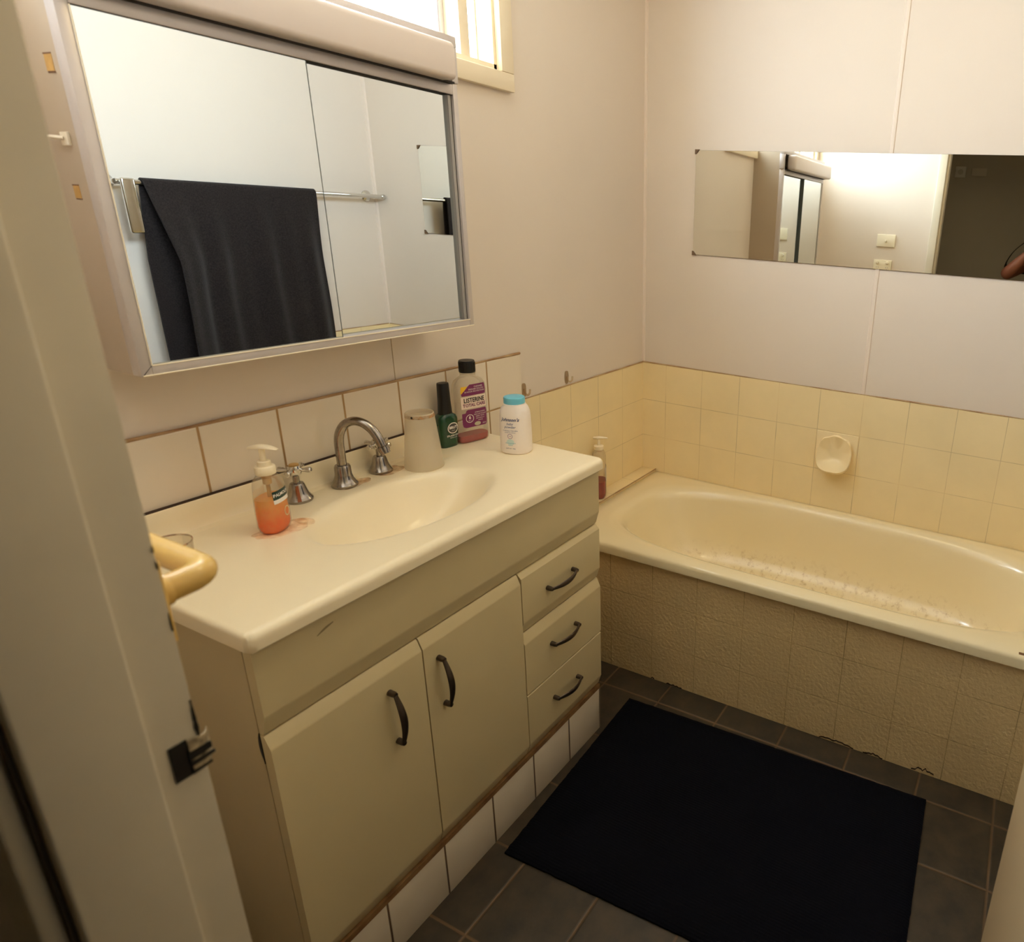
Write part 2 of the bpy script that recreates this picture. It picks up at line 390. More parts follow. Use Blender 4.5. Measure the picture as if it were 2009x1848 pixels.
# ---------------------------------------------------------------- vanity unit
V = thing('vanity_unit', 'cream laminate vanity unit with two doors and three drawers under the basin top', 'vanity', (0.452, -0.21, 0))
bm = bmesh.new(); box(bm, 0, 0.016, -0.402, -0.012, 0.0, 0.864); box(bm, 0.888, 0.904, -0.402, -0.012, 0.15, 0.864); box(bm, 0.016, 0.888, -0.402, -0.012, 0.15, 0.166); box(bm, 0.016, 0.888, -0.020, -0.012, 0.166, 0.864)
box(bm, 0.016, 0.888, -0.402, -0.38, 0.66, 0.73); box(bm, 0.578, 0.592, -0.402, -0.02, 0.166, 0.70)
obj('carcass', bm, VANS, V)
def panel(name, x0, x1, z0, z1, bt, bb, yf=-0.4245, th=0.0205, parent=V, m=VANF):
    d = 0.013
    def arc(z_edge, b, sgn):
        if b <= 0.004: return [(yf+0.002, z_edge), (yf, z_edge+sgn*0.002)]
        return [(yf+d, z_edge)] + [(yf+d*q, z_edge+sgn*b*r) for q, r in ((0.78, 0.10), (0.34, 0.62), (0.12, 0.86), (0.02, 0.97), (0.0, 1.06))]
    lo = arc(z0, bb, 1); hi = arc(z1, bt, -1)
    prof = [(yf+th, z0)] + lo + hi[::-1] + [(yf+th, z1)]
    bm = bmesh.new(); prism(bm, prof, x0, x1, 'x')
    return obj(name, bm, m, parent, smooth=28)
panel('fascia', 0.0005, 0.9035, 0.6985, 0.864, 0.0, 0.038)
d1 = panel('door', 0.0005, 0.2962, 0.163, 0.6955, 0.024, 0.034)
d2 = panel('door', 0.2992, 0.5833, 0.163, 0.6955, 0.024, 0.034)
q1 = panel('drawer', 0.5862, 0.9035, 0.5285, 0.6955, 0.012, 0.034)
q2 = panel('drawer', 0.5862, 0.9050, 0.3508, 0.5258, 0.026, 0.0)
q3 = panel('drawer', 0.5862, 0.9040, 0.163, 0.3482, 0.0, 0.034)
def handle(parent, a, b, bow=0.024):
    """bow handle with two feet"""
    a, b = Vector(a), Vector(b); out = Vector((0, -1, 0)); d = (b-a).normalized()
    bm = bmesh.new(); side = d.cross(out)
    rs = []
    for i in range(17):
        t = i/16; p = a.lerp(b, t)+out*(0.015+bow*0.55*math.sin(PI*t)); w = 0.0042+0.0038*math.sin(PI*t); h = 0.0030
        tg = (d + out*(bow*0.55*PI*math.cos(PI*t)/(b-a).length)).normalized(); nn = side.cross(tg).normalized()
        rs.append([p + side*(w*math.cos(k*PI/5)) + nn*(h*math.sin(k*PI/5)) for k in range(10)])
    rings(bm, rs)
    for p in (a, b):
        mt = Matrix.Rotation(PI/2, 4, 'X')
        lathe(bm, [(0.0062, 0.0), (0.006, 0.012), (0.0045, 0.018)], p, 14, mt)
    obj('handle', bm, HANDLE, parent)
yh = -0.4245
handle(d1, (0.2215, yh, 0.512), (0.2160, yh, 0.630)); handle(d2, (0.3400, yh, 0.515), (0.3340, yh, 0.632))
handle(q1, (0.678, yh, 0.615), (0.780, yh, 0.618)); handle(q2, (0.685, yh, 0.446), (0.785, yh, 0.4475)); handle(q3, (0.688, yh, 0.274), (0.788, yh, 0.272))
KICK = tile_mat('kick_tile', col(226, 214, 194), col(110, 84, 60), [(0, 0.7525, 0.15), (2, -0.03, 0.30)], 0.0045, rough=0.3, var=0.05, emb=0.05)
bm = bmesh.new(); box(bm, 0.017, 0.906, -0.4185, -0.40, 0.0, 0.1475, 0.001); obj('kickboard', bm, KICK, V)
RUST = mat('swollen_edge', col(116, 80, 48), 0.7, var=0.5, vscale=30, c2=col(150, 116, 74))
bm = bmesh.new(); box(bm, 0.004, 0.9035, -0.4195, -0.404, 0.1478, 0.1625); obj('swollen_bottom_edge', bm, RUST, V, label='brown water-swollen strip')
bm = bmesh.new(); rs = []
for i in range(9):
    t = i/8; z = 0.700-0.062*t; w = 0.0008+0.0055*math.sin(PI*min(1, t*1.1))**0.7
    rs.append([(-0.0007, -0.4035, z), (-0.0007, -0.4035+w, z), (0.0005, -0.4035+w, z), (0.0005, -0.4035, z)])
rings(bm, rs); obj('edge_chip', bm, BLACKP, V)
bm = bmesh.new(); rs = []
for i in range(9):
    t = i/8; rs.append([(0.102+0.03*t, -0.4250, 0.826+0.010*t), (0.102+0.03*t, -0.4250, 0.8275+0.010*t+0.003*math.sin(PI*t)), (0.102+0.03*t, -0.4243, 0.8275+0.010*t), (0.102+0.03*t, -0.4243, 0.826+0.010*t)])
rings(bm, rs); obj('scuff_mark', bm, GRIME, V)

# ---------------------------------------------------------------- vanity top with basin
ZT = 0.90; TX0, TX1, TY0, TY1 = -0.012, 0.905, -0.446, -0.008
BCX, BCY, BA, BB_, BD = 0.448, -0.247, 0.218, 0.126, 0.125
def top_z(x, y):
    z = ZT; e = 1e9
    R = 0.016
    ed = [x-TX0, TX1-x, y-TY0]
    for k, d in enumerate(ed):
        r = R if k else 0.008
        if d < r: z = min(z, ZT - r + math.sqrt(max(0, r*r-(r-d)**2)))
    q = math.sqrt(((x-BCX)/BA)**2+((y-BCY)/BB_)**2)
    if q < 1.06:
        if q > 0.9: t = (1.06-q)/0.16; dz = BD*0.16*t*t
        else:
            s = 1-(q/0.9)**2.4; dz = BD*0.16 + BD*0.84*s
        z -= dz
    if 0.625 < x < 0.70 and -0.115 < y < -0.065:
        u = min(x-0.625, 0.70-x, 0.025 if False else y+0.115, -0.065-y)
        z -= min(0.004, u*0.4)
    return z
def lines(a, b, n, fine):
    s = set(a+(b-a)*i/n for i in range(n+1))
    for f in fine: s.add(f)
    return sorted(s)
e = [0.0005, 0.0015, 0.003, 0.005, 0.0075, 0.0105, 0.0135, 0.016]
gx = lines(TX0, TX1, 130, [TX0+d for d in e]+[TX1-d for d in e]); gy = lines(TY0, TY1, 66, [TY0+d for d in e])
bm = bmesh.new(); grid = [[None]*len(gy) for _ in gx]
def rc(x, y):
    """round the plan corners"""
    R = 0.016
    for cx, sx in ((TX0+R, -1), (TX1-R, 1)):
        cy = TY0+R
        if (x-cx)*sx > 0 and y < cy:
            v = Vector((x-cx, y-cy)); m = max(abs(v.x), abs(v.y))
            if m > 0: v = v*(m/v.length)
            return cx+v.x, cy+v.y
    return x, y
for i, x in enumerate(gx):
    for j, y in enumerate(gy):
        z = top_z(x, y); xx, yy = rc(x, y); grid[i][j] = bm.verts.new((xx, yy, z))
for i in range(len(gx)-1):
    for j in range(len(gy)-1):
        bm.faces.new((grid[i][j], grid[i+1][j], grid[i+1][j+1], grid[i][j+1]))
rim = [grid[i][0] for i in range(len(gx))] + [grid[-1][j] for j in range(1, len(gy))] + [grid[i][-1] for i in range(len(gx)-2, -1, -1)] + [grid[0][j] for j in range(len(gy)-2, 0, -1)]
low = []
for v in rim: low.append(bm.verts.new((v.co.x, v.co.y, ZT-0.030)))
inn = []
for v in rim:
    c = v.co; inn.append(bm.verts.new((min(max(c.x, TX0+0.008), TX1-0.008), min(max(c.y, TY0+0.008), TY1-0.003), ZT-0.036)))
for i in range(len(rim)):
    j = (i+1) % len(rim)
    bm.faces.new((rim[i], low[i], low[j], rim[j])); bm.faces.new((low[i], inn[i], inn[j], low[j]))
VT = obj('washbasin', bm, TOPM, None, smooth=50)
tag(VT, 'cream cast vanity top with an integral oval basin and rounded front edge', 'basin')
bm = bmesh.new()
prof = [(-0.0075, ZT-0.03), (-0.0075, 0.956), (-0.0165, 0.956), (-0.0185, 0.953), (-0.0195, 0.93), (-0.022, 0.914), (-0.028, 0.904), (-0.040, 0.8995), (-0.040, ZT-0.02)]
prism(bm, prof, -0.011, 0.74, 'x')
ups = obj('upstand', bm, TOPM, VT)
bm = bmesh.new(); box(bm, -0.011, 0.742, -0.0168, -0.0072, 0.9555, 0.9572); obj('upstand_gap', bm, mat('grimy_gap', col(58, 38, 26), 0.8), VT)
SOAPST = mat('soap_stain', col(226, 178, 126), 0.4, var=0.3, vscale=40, c2=col(240, 214, 170))
WASTE = []
bm = bmesh.new(); lathe(bm, [(0.0, -0.004), (0.012, -0.004), (0.014, 0.002), (0.022, 0.003), (0.024, 0.0)], (BCX, BCY, ZT-BD+0.0025), 28); obj('waste', bm, CHROME, VT)

# ---------------------------------------------------------------- taps and spout
TAPG = 'basin taps'
def bell(bm, c, h=0.046, rb=0.0265, rtp=0.0135):
    lathe(bm, [(rb-0.001, 0), (rb, 0.002), (rb, 0.006), (rb*0.86, 0.011), (rb*0.72, 0.018), (rb*0.62, 0.028), (rtp+0.001, h-0.004), (rtp-0.001, h), (0.004, h+0.001)], c, 36)
def tap(cx, cy, ang, label):
    T = thing('basin_tap', label, 'tap', (cx, cy, ZT), TAPG)
    bm = bmesh.new(); bell(bm, (cx, cy, ZT), 0.040); obj('base', bm, CHROME, T)
    bm = bmesh.new(); lathe(bm, [(0.0062, 0.036), (0.006, 0.062)], (cx, cy, ZT), 20); obj('spindle', bm, CHROME, T)
    bm = bmesh.new(); lathe(bm, [(0.005, 0.055), (0.0115, 0.060), (0.014, 0.067), (0.0135, 0.076), (0.012, 0.080), (0.0, 0.0805)], (cx, cy, ZT), 24)
    h = obj('handle', bm, CHROME2, T)
    bm = bmesh.new()
    for k in range(4):
        a = ang+k*PI/2; d = Vector((math.cos(a), math.sin(a), 0.05)).normalized(); p = Vector((cx, cy, ZT+0.069))
        pts = [p+d*t for t in (0.008, 0.013, 0.019, 0.026, 0.031, 0.033)]
        tube(bm, pts, [0.0035, 0.0034, 0.0042, 0.0058, 0.0060, 0.004], 14)
    obj('handle_arm', bm, CHROME2, h)
    bm = bmesh.new(); lathe(bm, [(0.0095, 0.080), (0.009, 0.0825), (0.0, 0.083)], (cx, cy, ZT), 20); obj('indice_cap', bm, mat('faded_cap', col(190, 150, 90), 0.4), h)
    return T
tl = tap(0.3385, -0.055, 0.55, 'chrome cross-handle tap beside the orange soap bottle with a rust streak')
bm = bmesh.new(); cx, cy = 0.3385, -0.055
rs = []
for z, r in ((0.006, 0.0265), (0.012, 0.0222), (0.02, 0.0186), (0.03, 0.0162), (0.038, 0.0142)):
    rs.append([(cx+(r+0.0004)*math.cos(a), cy+(r+0.0004)*math.sin(a), ZT+z) for a in (-2.25, -2.15, -2.05, -1.98)])
rings(bm, rs, False, False, False); obj('rust_streak', bm, mat('rust', col(150, 84, 50), 0.6), tl)
tap(0.5395, -0.055, 0.25, 'chrome cross-handle tap between the curved spout and the frosted tumbler')
SP = thing('basin_spout', 'worn chrome swan-neck basin spout standing between the two taps', 'tap', (0.4395, -0.062, ZT))
sx, sy = 0.4395, -0.062
bm = bmesh.new(); bell(bm, (sx, sy, ZT), 0.050, 0.0275, 0.0155); obj('base', bm, CHROME, SP)
dirx, diry = 0.42, -0.907
pts = [(0, 0.045), (0, 0.075), (0.0005, 0.105), (0.006, 0.128), (0.019, 0.146), (0.038, 0.1545), (0.058, 0.151), (0.075, 0.138), (0.087, 0.119), (0.095, 0.097)]
bm = bmesh.new(); tube(bm, smooth_path([(sx+dirx*a, sy+diry*a, ZT+z) for a, z in pts], 6), 0.0098, 20); obj('neck', bm, CHROME, SP)
bm = bmesh.new(); a = Vector((sx+dirx*0.094, sy+diry*0.094, ZT+0.100)); d = Vector((dirx*0.31, diry*0.31, -0.92)).normalized()
tube(bm, [a, a+d*0.002, a+d*0.012, a+d*0.0125, a+d*0.018], [0.0105, 0.0126, 0.0126, 0.011, 0.011], 22); obj('aerator', bm, CHROME, SP)
# stains on the top round the taps and the soap bottle (their own thin films)
def stain(parent, cx, cy, a, b, z, m, name='stain', seed=1):
    bm = bmesh.new(); n = 40
    vs = []
    for i in range(n):
        t = 2*PI*i/n; r = 1+0.3*noise.noise(Vector((math.cos(t)*1.5, math.sin(t)*1.5, seed)))
        vs.append((cx+a*r*math.cos(t), cy+b*r*math.sin(t)))
    rings(bm, [[(x, y, z-0.0004) for x, y in vs], [(x, y, z) for x, y in vs]])
    obj(name, bm, m, parent)
def film(name, c, op):
    m = bpy.data.materials.new(name); m.use_nodes = True; t = NT(m); b = t.n['Principled BSDF']
    b.inputs['Base Color'].default_value = c; b.inputs['Roughness'].default_value = 0.4
    f = t.ramp(t.noise(55, 4), 0.3, 0.7); t.link(t.math('MULTIPLY', f, op), b.inputs['Alpha'])
    return m
FILM1 = film('soap_film', col(242, 178, 100), 0.22); FILM2 = film('rust_film', col(206, 150, 80), 0.38)
stain(VT, 0.236, -0.153, 0.052, 0.030, ZT+0.0006, FILM1, seed=3)
stain(VT, 0.278, -0.160, 0.014, 0.022, ZT+0.0007, FILM1, seed=5)
stain(VT, 0.550, -0.066, 0.040, 0.026, ZT+0.0006, FILM2, seed=8)
stain(VT, 0.452, -0.070, 0.038, 0.024, ZT+0.0006, FILM2, seed=9)

# ---------------------------------------------------------------- bottles on the top
def place(cx, cy, z, normal_deg):
    """local frame: +x across the front, -y out of the front; returns matrix"""
    a = math.radians(normal_deg+90)
    return Matrix.Translation((cx, cy, z)) @ Matrix.Rotation(a, 4, 'Z')
def bottle_loft(bm, prof, n, mtx, seg=48, cap0=True, cap1=True):
    """prof = [(halfwidth, halfdepth, z)]"""
    rings(bm, [[mtx @ Vector((x, y, z)) for x, y in sell(a, b, n, seg)] for a, b, z in prof], cap0, cap1); return bm
def prof_at(prof, z):
    for (a0, b0, z0), (a1, b1, z1) in zip(prof, prof[1:]):
        if z0 <= z <= z1 and z1 > z0:
            t = (z-z0)/(z1-z0); return a0+(a1-a0)*t, b0+(b1-b0)*t
    return prof[-1][:2] if z > prof[-1][2] else prof[0][:2]
def front(prof, n, u, z, off):
    a, b = prof_at(prof, z); u = max(-a*0.985, min(a*0.985, u))
    return Vector((u, -(b*(1-abs(u/a)**n)**(1/n)+off), z))
def patch(name, prof, n, mtx, outline, off, m, parent, res=14):
    """a label: outline = [(u0,u1) at v], v rows"""
    bm = bmesh.new(); rows = []
    for (v, ua, ub) in outline:
        rows.append([bm.verts.new(mtx @ front(prof, n, ua+(ub-ua)*i/res, v, off)) for i in range(res+1)])
    for r, s in zip(rows, rows[1:]):
        for i in range(res): bm.faces.new((r[i], r[i+1], s[i+1], s[i]))
    return obj(name, bm, m, parent)
def lettering(s, size, u, v, prof, n, mtx, off, m, parent, shear=0, bold=0, rot=0, sx=1.0, name='lettering'):
    t = text_bm(s, size, shear, bold, sx); bm = bmesh.new(); c, sn = math.cos(rot), math.sin(rot)
    for q in t.verts:
        x, y = q.co.x*c-q.co.y*sn, q.co.x*sn+q.co.y*c
        q.co = mtx @ front(prof, n, u+x, v+y, off)
    join(bm, t); return obj(name, bm, m, parent, smooth=None)
def ring_patch(name, prof, n, mtx, u, v, ru, rv, w, off, m, parent, fill=False):
    bm = bmesh.new(); k = 36
    outer = [bm.verts.new(mtx @ front(prof, n, u+ru*math.cos(2*PI*i/k), v+rv*math.sin(2*PI*i/k), off)) for i in range(k)]
    if fill:
        c = bm.verts.new(mtx @ front(prof, n, u, v, off))
        for i in range(k): bm.faces.new((outer[i], outer[(i+1) % k], c))
    else:
        inner = [bm.verts.new(mtx @ front(prof, n, u+(ru-w)*math.cos(2*PI*i/k), v+(rv-w)*math.sin(2*PI*i/k), off)) for i in range(k)]
        for i in range(k):
            j = (i+1) % k; bm.faces.new((outer[i], outer[j], inner[j], inner[i]))
    return obj(name, bm, m, parent)
INK_W = mat('white_ink', col(236, 230, 222), 0.5); INK_K = mat('black_ink', col(22, 20, 20), 0.5); INK_P = mat('purple_ink', col(120, 44, 92), 0.5)
INK_B = mat('blue_ink', col(40, 66, 128), 0.5); INK_Y = mat('yellow_ink', col(232, 184, 40), 0.5); INK_T = mat('teal_ink', col(110, 180, 200), 0.5)
CLEARP = shell_mat('clear_plastic', (0.97, 0.96, 0.93, 1), 0.10, 0.08, 0.10, (0.85, 0.82, 0.76, 1))

# soap bottle with orange liquid
px, py = 0.2290, -0.146
T = thing('soap_bottle', 'clear pump bottle half full of orange liquid soap beside the left tap', 'soap bottle', (px, py, ZT))
mx = place(px, py, ZT, -62); NB = 2.5
prof = [(0.026, 0.019, 0.001), (0.029, 0.022, 0.006), (0.031, 0.024, 0.014), (0.032, 0.024, 0.04), (0.030, 0.023, 0.075), (0.0285, 0.022, 0.095), (0.026, 0.021, 0.104), (0.019, 0.018, 0.111), (0.015, 0.015, 0.116), (0.014, 0.014, 0.122)]
bm = bmesh.new(); bottle_loft(bm, prof, NB, mx, cap1=False); obj('body', bm, CLEARP, T)
LIQ = bpy.data.materials.new('orange_soap'); LIQ.use_nodes = True; t = NT(LIQ); b = t.n['Principled BSDF']
sepz = t.new('ShaderNodeSeparateXYZ'); t.link(t.new('ShaderNodeTexCoord').outputs['Object'], sepz.inputs[0])
f = t.math('ADD', t.ramp(sepz.outputs[2], 0.02, 0.07), t.math('MULTIPLY', t.math('SUBTRACT', t.noise(90, 4), 0.5), 0.8), True)
t.link(t.mix(f, col(255, 112, 2), col(250, 172, 80)), b.inputs['Base Color']); b.inputs['Roughness'].default_value = 0.2
b.inputs['Subsurface Weight'].default_value = 0.15; b.inputs['Subsurface Radius'].default_value = (0.01, 0.006, 0.002)
lp = [(a-0.0016, d-0.0016, z+0.0012) for a, d, z in prof if z < 0.06] + [(0.0285, 0.0215, 0.070)]
bm = bmesh.new(); bottle_loft(bm, lp, NB, mx); obj('liquid', bm, LIQ, T)
PUMPW = mat('ivory_pump', col(240, 226, 196), 0.35)
bm = bmesh.new(); lathe(bm, [(0.0165, 0.117), (0.0170, 0.118), (0.0170, 0.131), (0.0160, 0.1325), (0.0115, 0.1335), (0.0110, 0.142), (0.0100, 0.143), (0.0055, 0.1435), (0.0050, 0.168)], (px, py, ZT), 30)
pump = obj('pump', bm, PUMPW, T)
bm = bmesh.new(); rs = []
for i in range(15):
    q = i/14; u = -0.023+0.052*q; h = 0.0056*math.sin(PI*min(1, 0.12+0.86*q))**0.7; w = 0.0088*math.sin(PI*(0.16+0.72*q))**0.8
    rs.append([mx @ Vector((w*math.cos(a), -u, 0.1672+0.0030*math.sin(PI*q)-0.0015*q+(h if math.sin(a) > 0 else h*0.25)*math.sin(a))) for a in [2*PI*k/16 for k in range(16)]])
rings(bm, rs); obj('nozzle', bm, PUMPW, pump)
bm = bmesh.new(); lathe(bm, [(0.0035, 0.012), (0.0035, 0.095), (0.0075, 0.097), (0.0075, 0.108), (0.009, 0.110), (0.009, 0.118)], (px, py, ZT), 16); obj('dip_tube', bm, mat('amber_tube', col(212, 170, 100), 0.4, alpha=0.75), T)
GRN = mat('dark_green_label', col(18, 52, 44), 0.4)
patch('label', prof, NB, mx, [(0.062, -0.022, 0.022), (0.070, -0.022, 0.022)], 0.0006, INK_W, T)
lb = patch('label', prof, NB, mx, [(0.070, -0.022, 0.022), (0.087, -0.022, 0.022)], 0.0006, GRN, T)
lettering('PALMOLIVE', 0.0085, 0.0, 0.0785, prof, NB, mx, 0.0011, INK_W, lb, bold=0.0002)
ring_patch('seal_badge', prof, NB, mx, 0.004, 0.040, 0.008, 0.010, 0.002, 0.0007, mat('gold_badge', col(214, 196, 140), 0.4), T)

# frosted tumbler standing upside down
px, py = 0.6165, -0.112
T = thing('tumbler', 'frosted clear plastic tumbler turned upside down behind the basin rim', 'tumbler', (px, py, ZT))
FROST = shell_mat('frosted_plastic', (0.95, 0.92, 0.85, 1), 0.52, 0.3, 0.05, (0.86, 0.80, 0.68, 1))
bm = bmesh.new(); lathe(bm, [(0.0440, 0.0015), (0.0450, 0.001), (0.0455, 0.003), (0.0440, 0.012), (0.0350, 0.110), (0.0325, 0.134), (0.0320, 0.138), (0.0310, 0.139), (0.0295, 0.1385), (0.0290, 0.130)], (px, py, ZT), 48, cap0=False, cap1=False); cup = obj('body', bm, FROST, T)
bm = bmesh.new(); lathe(bm, [(0.0, 0.1295), (0.0295, 0.1295), (0.0325, 0.1275), (0.0, 0.1270)], (px, py, ZT), 48); obj('cup_base', bm, FROST, T)
bm = bmesh.new(); lathe(bm, [(0.0332, 0.1290), (0.0334, 0.1295), (0.0329, 0.1365), (0.0325, 0.1365)], (px, py, ZT), 48, cap0=False, cap1=False); obj('rim_band', bm, film('brown_residue', col(190, 140, 90), 0.75), T)
bm = bmesh.new(); a = math.radians(180); lathe(bm, [(0.0, 0), (0.0028, 0.0), (0.003, 0.001), (0.0, 0.0014)], (px-0.0318, py-0.0105, ZT+0.1335), 14, Matrix.Rotation(-PI/2, 4, 'Y')); obj('dark_spot', bm, BLACKP, T)

# green cologne bottle
px, py = 0.7560, -0.044
T = thing('cologne_bottle', 'dark green cologne bottle with a tall black cap and a white oval emblem', 'cologne bottle', (px, py, ZT))
mx = place(px, py, ZT, -98); NB = 3.2
GREEN = mat('green_glass', col(10, 66, 38), 0.12, var=0.25, vscale=30, coat=0.4)
prof = [(0.024, 0.016, 0.0), (0.026, 0.018, 0.003), (0.027, 0.019, 0.01), (0.029, 0.020, 0.055), (0.0285, 0.020, 0.078), (0.025, 0.018, 0.086), (0.018, 0.0155, 0.0905), (0.015, 0.0145, 0.0915)]
bm = bmesh.new(); bottle_loft(bm, prof, NB, mx); obj('body', bm, GREEN, T)
cp = [(0.0185, 0.0150, 0.0885), (0.0178, 0.0148, 0.095), (0.0160, 0.0135, 0.125), (0.0148, 0.0128, 0.170), (0.0140, 0.0120, 0.1735)]
bm = bmesh.new(); bottle_loft(bm, cp, 2.4, mx); obj('cap', bm, BLACKP, T)
GREY = mat('grey_emblem', col(70, 66, 58), 0.5)
em = ring_patch('emblem', prof, NB, mx, 0.006, 0.053, 0.0165, 0.0150, 0.0022, 0.0008, INK_W, T)
ring_patch('emblem_field', prof, NB, mx, 0.006, 0.053, 0.0146, 0.0130, 0, 0.0006, GREY, em, fill=True)
lettering('BRUT', 0.0098, 0.006, 0.0545, prof, NB, mx, 0.0012, INK_W, em, bold=0.0004)
lettering('classic', 0.0042, 0.006, 0.0465, prof, NB, mx, 0.0012, INK_W, em)
lettering('SPLASH-ON', 0.0068, 0.004, 0.0325, prof, NB, mx, 0.0009, INK_W, T, bold=0.0001)
lettering('AFTER SHAVE', 0.0036, 0.006, 0.0265, prof, NB, mx, 0.0009, INK_W, T)

# mouthwash bottle
px, py = 0.8255, -0.062
T = thing('mouthwash_bottle', 'clear mouthwash bottle with a black cap, purple label and a little pink liquid', 'mouthwash bottle', (px, py, ZT))
mx = place(px, py, ZT, -103); NB = 4.0
prof = [(0.041, 0.018, 0.001), (0.044, 0.0205, 0.005), (0.045, 0.0215, 0.012), (0.045, 0.0215, 0.145), (0.043, 0.021, 0.160), (0.036, 0.020, 0.172), (0.024, 0.0185, 0.179), (0.017, 0.0165, 0.183), (0.0165, 0.0165, 0.194)]
bm = bmesh.new(); bottle_loft(bm, prof, NB, mx, 64, cap1=False); obj('body', bm, CLEARP, T)
PINK = mat('pink_liquid', col(196, 96, 96), 0.2, alpha=0.85)
bm = bmesh.new(); bottle_loft(bm, [(a-0.0018, d-0.0018, z+0.0012) for a, d, z in prof[:3]]+[(0.0432, 0.0197, 0.021)], NB, mx, 64); obj('liquid', bm, PINK, T)
bm = bmesh.new(); lathe(bm, [(0.0205, 0.193), (0.0210, 0.194), (0.0205, 0.222), (0.0195, 0.2245), (0.0, 0.2247)], (px, py, ZT), 40); cap = obj('cap', bm, BLACKP, T)
bm = bmesh.new()
for k in range(40):
    a = 2*PI*k/40; box(bm, -0.0004, 0.0004, 0.0205, 0.0212, 0.197, 0.2205)
    vs = list(bm.verts)[-8:]; bmesh.ops.rotate(bm, verts=vs, cent=(0, 0, 0), matrix=Matrix.Rotation(a, 3, 'Z'))
bmesh.ops.translate(bm, verts=bm.verts, vec=(px, py, ZT)); obj('cap_ribs', bm, BLACKP, cap)
bm = bmesh.new(); lathe(bm, [(0.0185, 0.188), (0.0200, 0.1885), (0.0200, 0.1925), (0.0185, 0.193)], (px, py, ZT), 36, cap0=False, cap1=False); obj('neck_ring', bm, CLEARP, T)
o1 = 0.0006
l1 = patch('label', prof, NB, mx, [(0.1330, -0.034, 0.036), (0.1405, -0.0355, 0.0365), (0.1480, -0.026, 0.0365), (0.1580, -0.016, 0.036), (0.1630, -0.010, 0.034)], o1, INK_P, T)
patch('corner_flash', prof, NB, mx, [(0.1400, -0.0365, -0.0345), (0.1480, -0.0365, -0.0265), (0.1590, -0.034, -0.0165)], o1+0.0003, INK_Y, l1)
lettering('CLEANER', 0.0062, 0.015, 0.1560, prof, NB, mx, o1+0.0006, INK_W, l1); lettering('FRESHER MOUTH', 0.0058, 0.008, 0.1495, prof, NB, mx, o1+0.0006, INK_W, l1); lettering('24 HOUR PROTECTION', 0.0056, 0.003, 0.1435, prof, NB, mx, o1+0.0006, INK_W, l1)
patch('label', prof, NB, mx, [(0.0975, -0.0365, 0.037), (0.1305, -0.0365, 0.037)], o1, mat('label_cream', col(232, 214, 200), 0.5), T)
lettering('LISTERINE', 0.0172, 0.0005, 0.1200, prof, NB, mx, o1+0.0006, INK_K, T, bold=0.0004, sx=0.80)
lettering('TOTAL CARE', 0.0118, 0.0005, 0.1065, prof, NB, mx, o1+0.0006, INK_P, T, bold=0.0003, sx=0.95)
l2 = patch('label', prof, NB, mx, [(0.0450, -0.028, 0.032), (0.0480, -0.0345, 0.0355), (0.0560, -0.0365, 0.0365), (0.0850, -0.0365, 0.0365), (0.0860, -0.027, 0.0365), (0.0925, -0.024, 0.0350), (0.0945, -0.020, 0.0325)], o1, INK_P, T)
ring_patch('badge_ring', prof, NB, mx, -0.016, 0.070, 0.0115, 0.0115, 0.0015, o1+0.0006, INK_W, l2)
lettering('6', 0.013, -0.016, 0.0725, prof, NB, mx, o1+0.0006, INK_W, l2, bold=0.0004); lettering('IN 1', 0.0048, -0.016, 0.0640, prof, NB, mx, o1+0.0006, INK_W, l2)
for k, w in enumerate(('STRENGTHENS', 'REDUCES PLAQUE', 'KEEPS TEETH', 'NATURALLY', 'WHITE')):
    lettering(w, 0.0045, 0.015, 0.0845-0.0058*k, prof, NB, mx, o1+0.0006, INK_W, l2)
ring_patch('badge', prof, NB, mx, 0.006, 0.0525, 0.0095, 0.0055, 0, o1+0.0006, mat('badge_grey', col(190, 186, 160), 0.5), l2, fill=True)
lettering('500mL', 0.0045, 0.027, 0.0510, prof, NB, mx, o1+0.0006, INK_W, l2)

# baby powder bottle
px, py = 0.8210, -0.222
T = thing('powder_bottle', 'white oval powder bottle with a blue cap near the right end of the basin top', 'powder bottle', (px, py, ZT))
mx = place(px, py, ZT, -163); NB = 2.3
POWW = mat('white_plastic', col(242, 232, 224), 0.4)
prof = [(0.036, 0.024, 0.0), (0.039, 0.027, 0.003), (0.0400, 0.028, 0.010), (0.0400, 0.028, 0.060), (0.0390, 0.0275, 0.095), (0.0375, 0.027, 0.112), (0.0330, 0.026, 0.123), (0.0270, 0.025, 0.129), (0.0255, 0.025, 0.133)]
prof = [(a*1.0, d*1.28, z) for a, d, z in prof]
bm = bmesh.new(); bottle_loft(bm, prof, NB, mx); obj('body', bm, POWW, T)
CAPB = mat('blue_cap', col(108, 190, 214), 0.35)
bm = bmesh.new(); lathe(bm, [(0.0262, 0.1335), (0.0270, 0.1345), (0.0270, 0.1475), (0.0260, 0.1500), (0.0215, 0.1515), (0.0, 0.1515)], (px, py, ZT), 40); obj('cap', bm, CAPB, T)
bm = bmesh.new(); lathe(bm, [(0.0255, 0.1315), (0.0268, 0.1320), (0.0268, 0.1345), (0.0255, 0.1350)], (px, py, ZT), 40, cap0=False, cap1=False); obj('neck_ring', bm, POWW, T)
oo = 0.0006
lettering("Johnson's", 0.0122, 0.0, 0.0960, prof, NB, mx, oo, INK_B, T, shear=0.35, bold=0.0002); lettering('baby', 0.0095, 0.0, 0.0850, prof, NB, mx, oo, INK_B, T, shear=0.3); lettering('powder', 0.0095, 0.0, 0.0765, prof, NB, mx, oo, INK_B, T, shear=0.3)
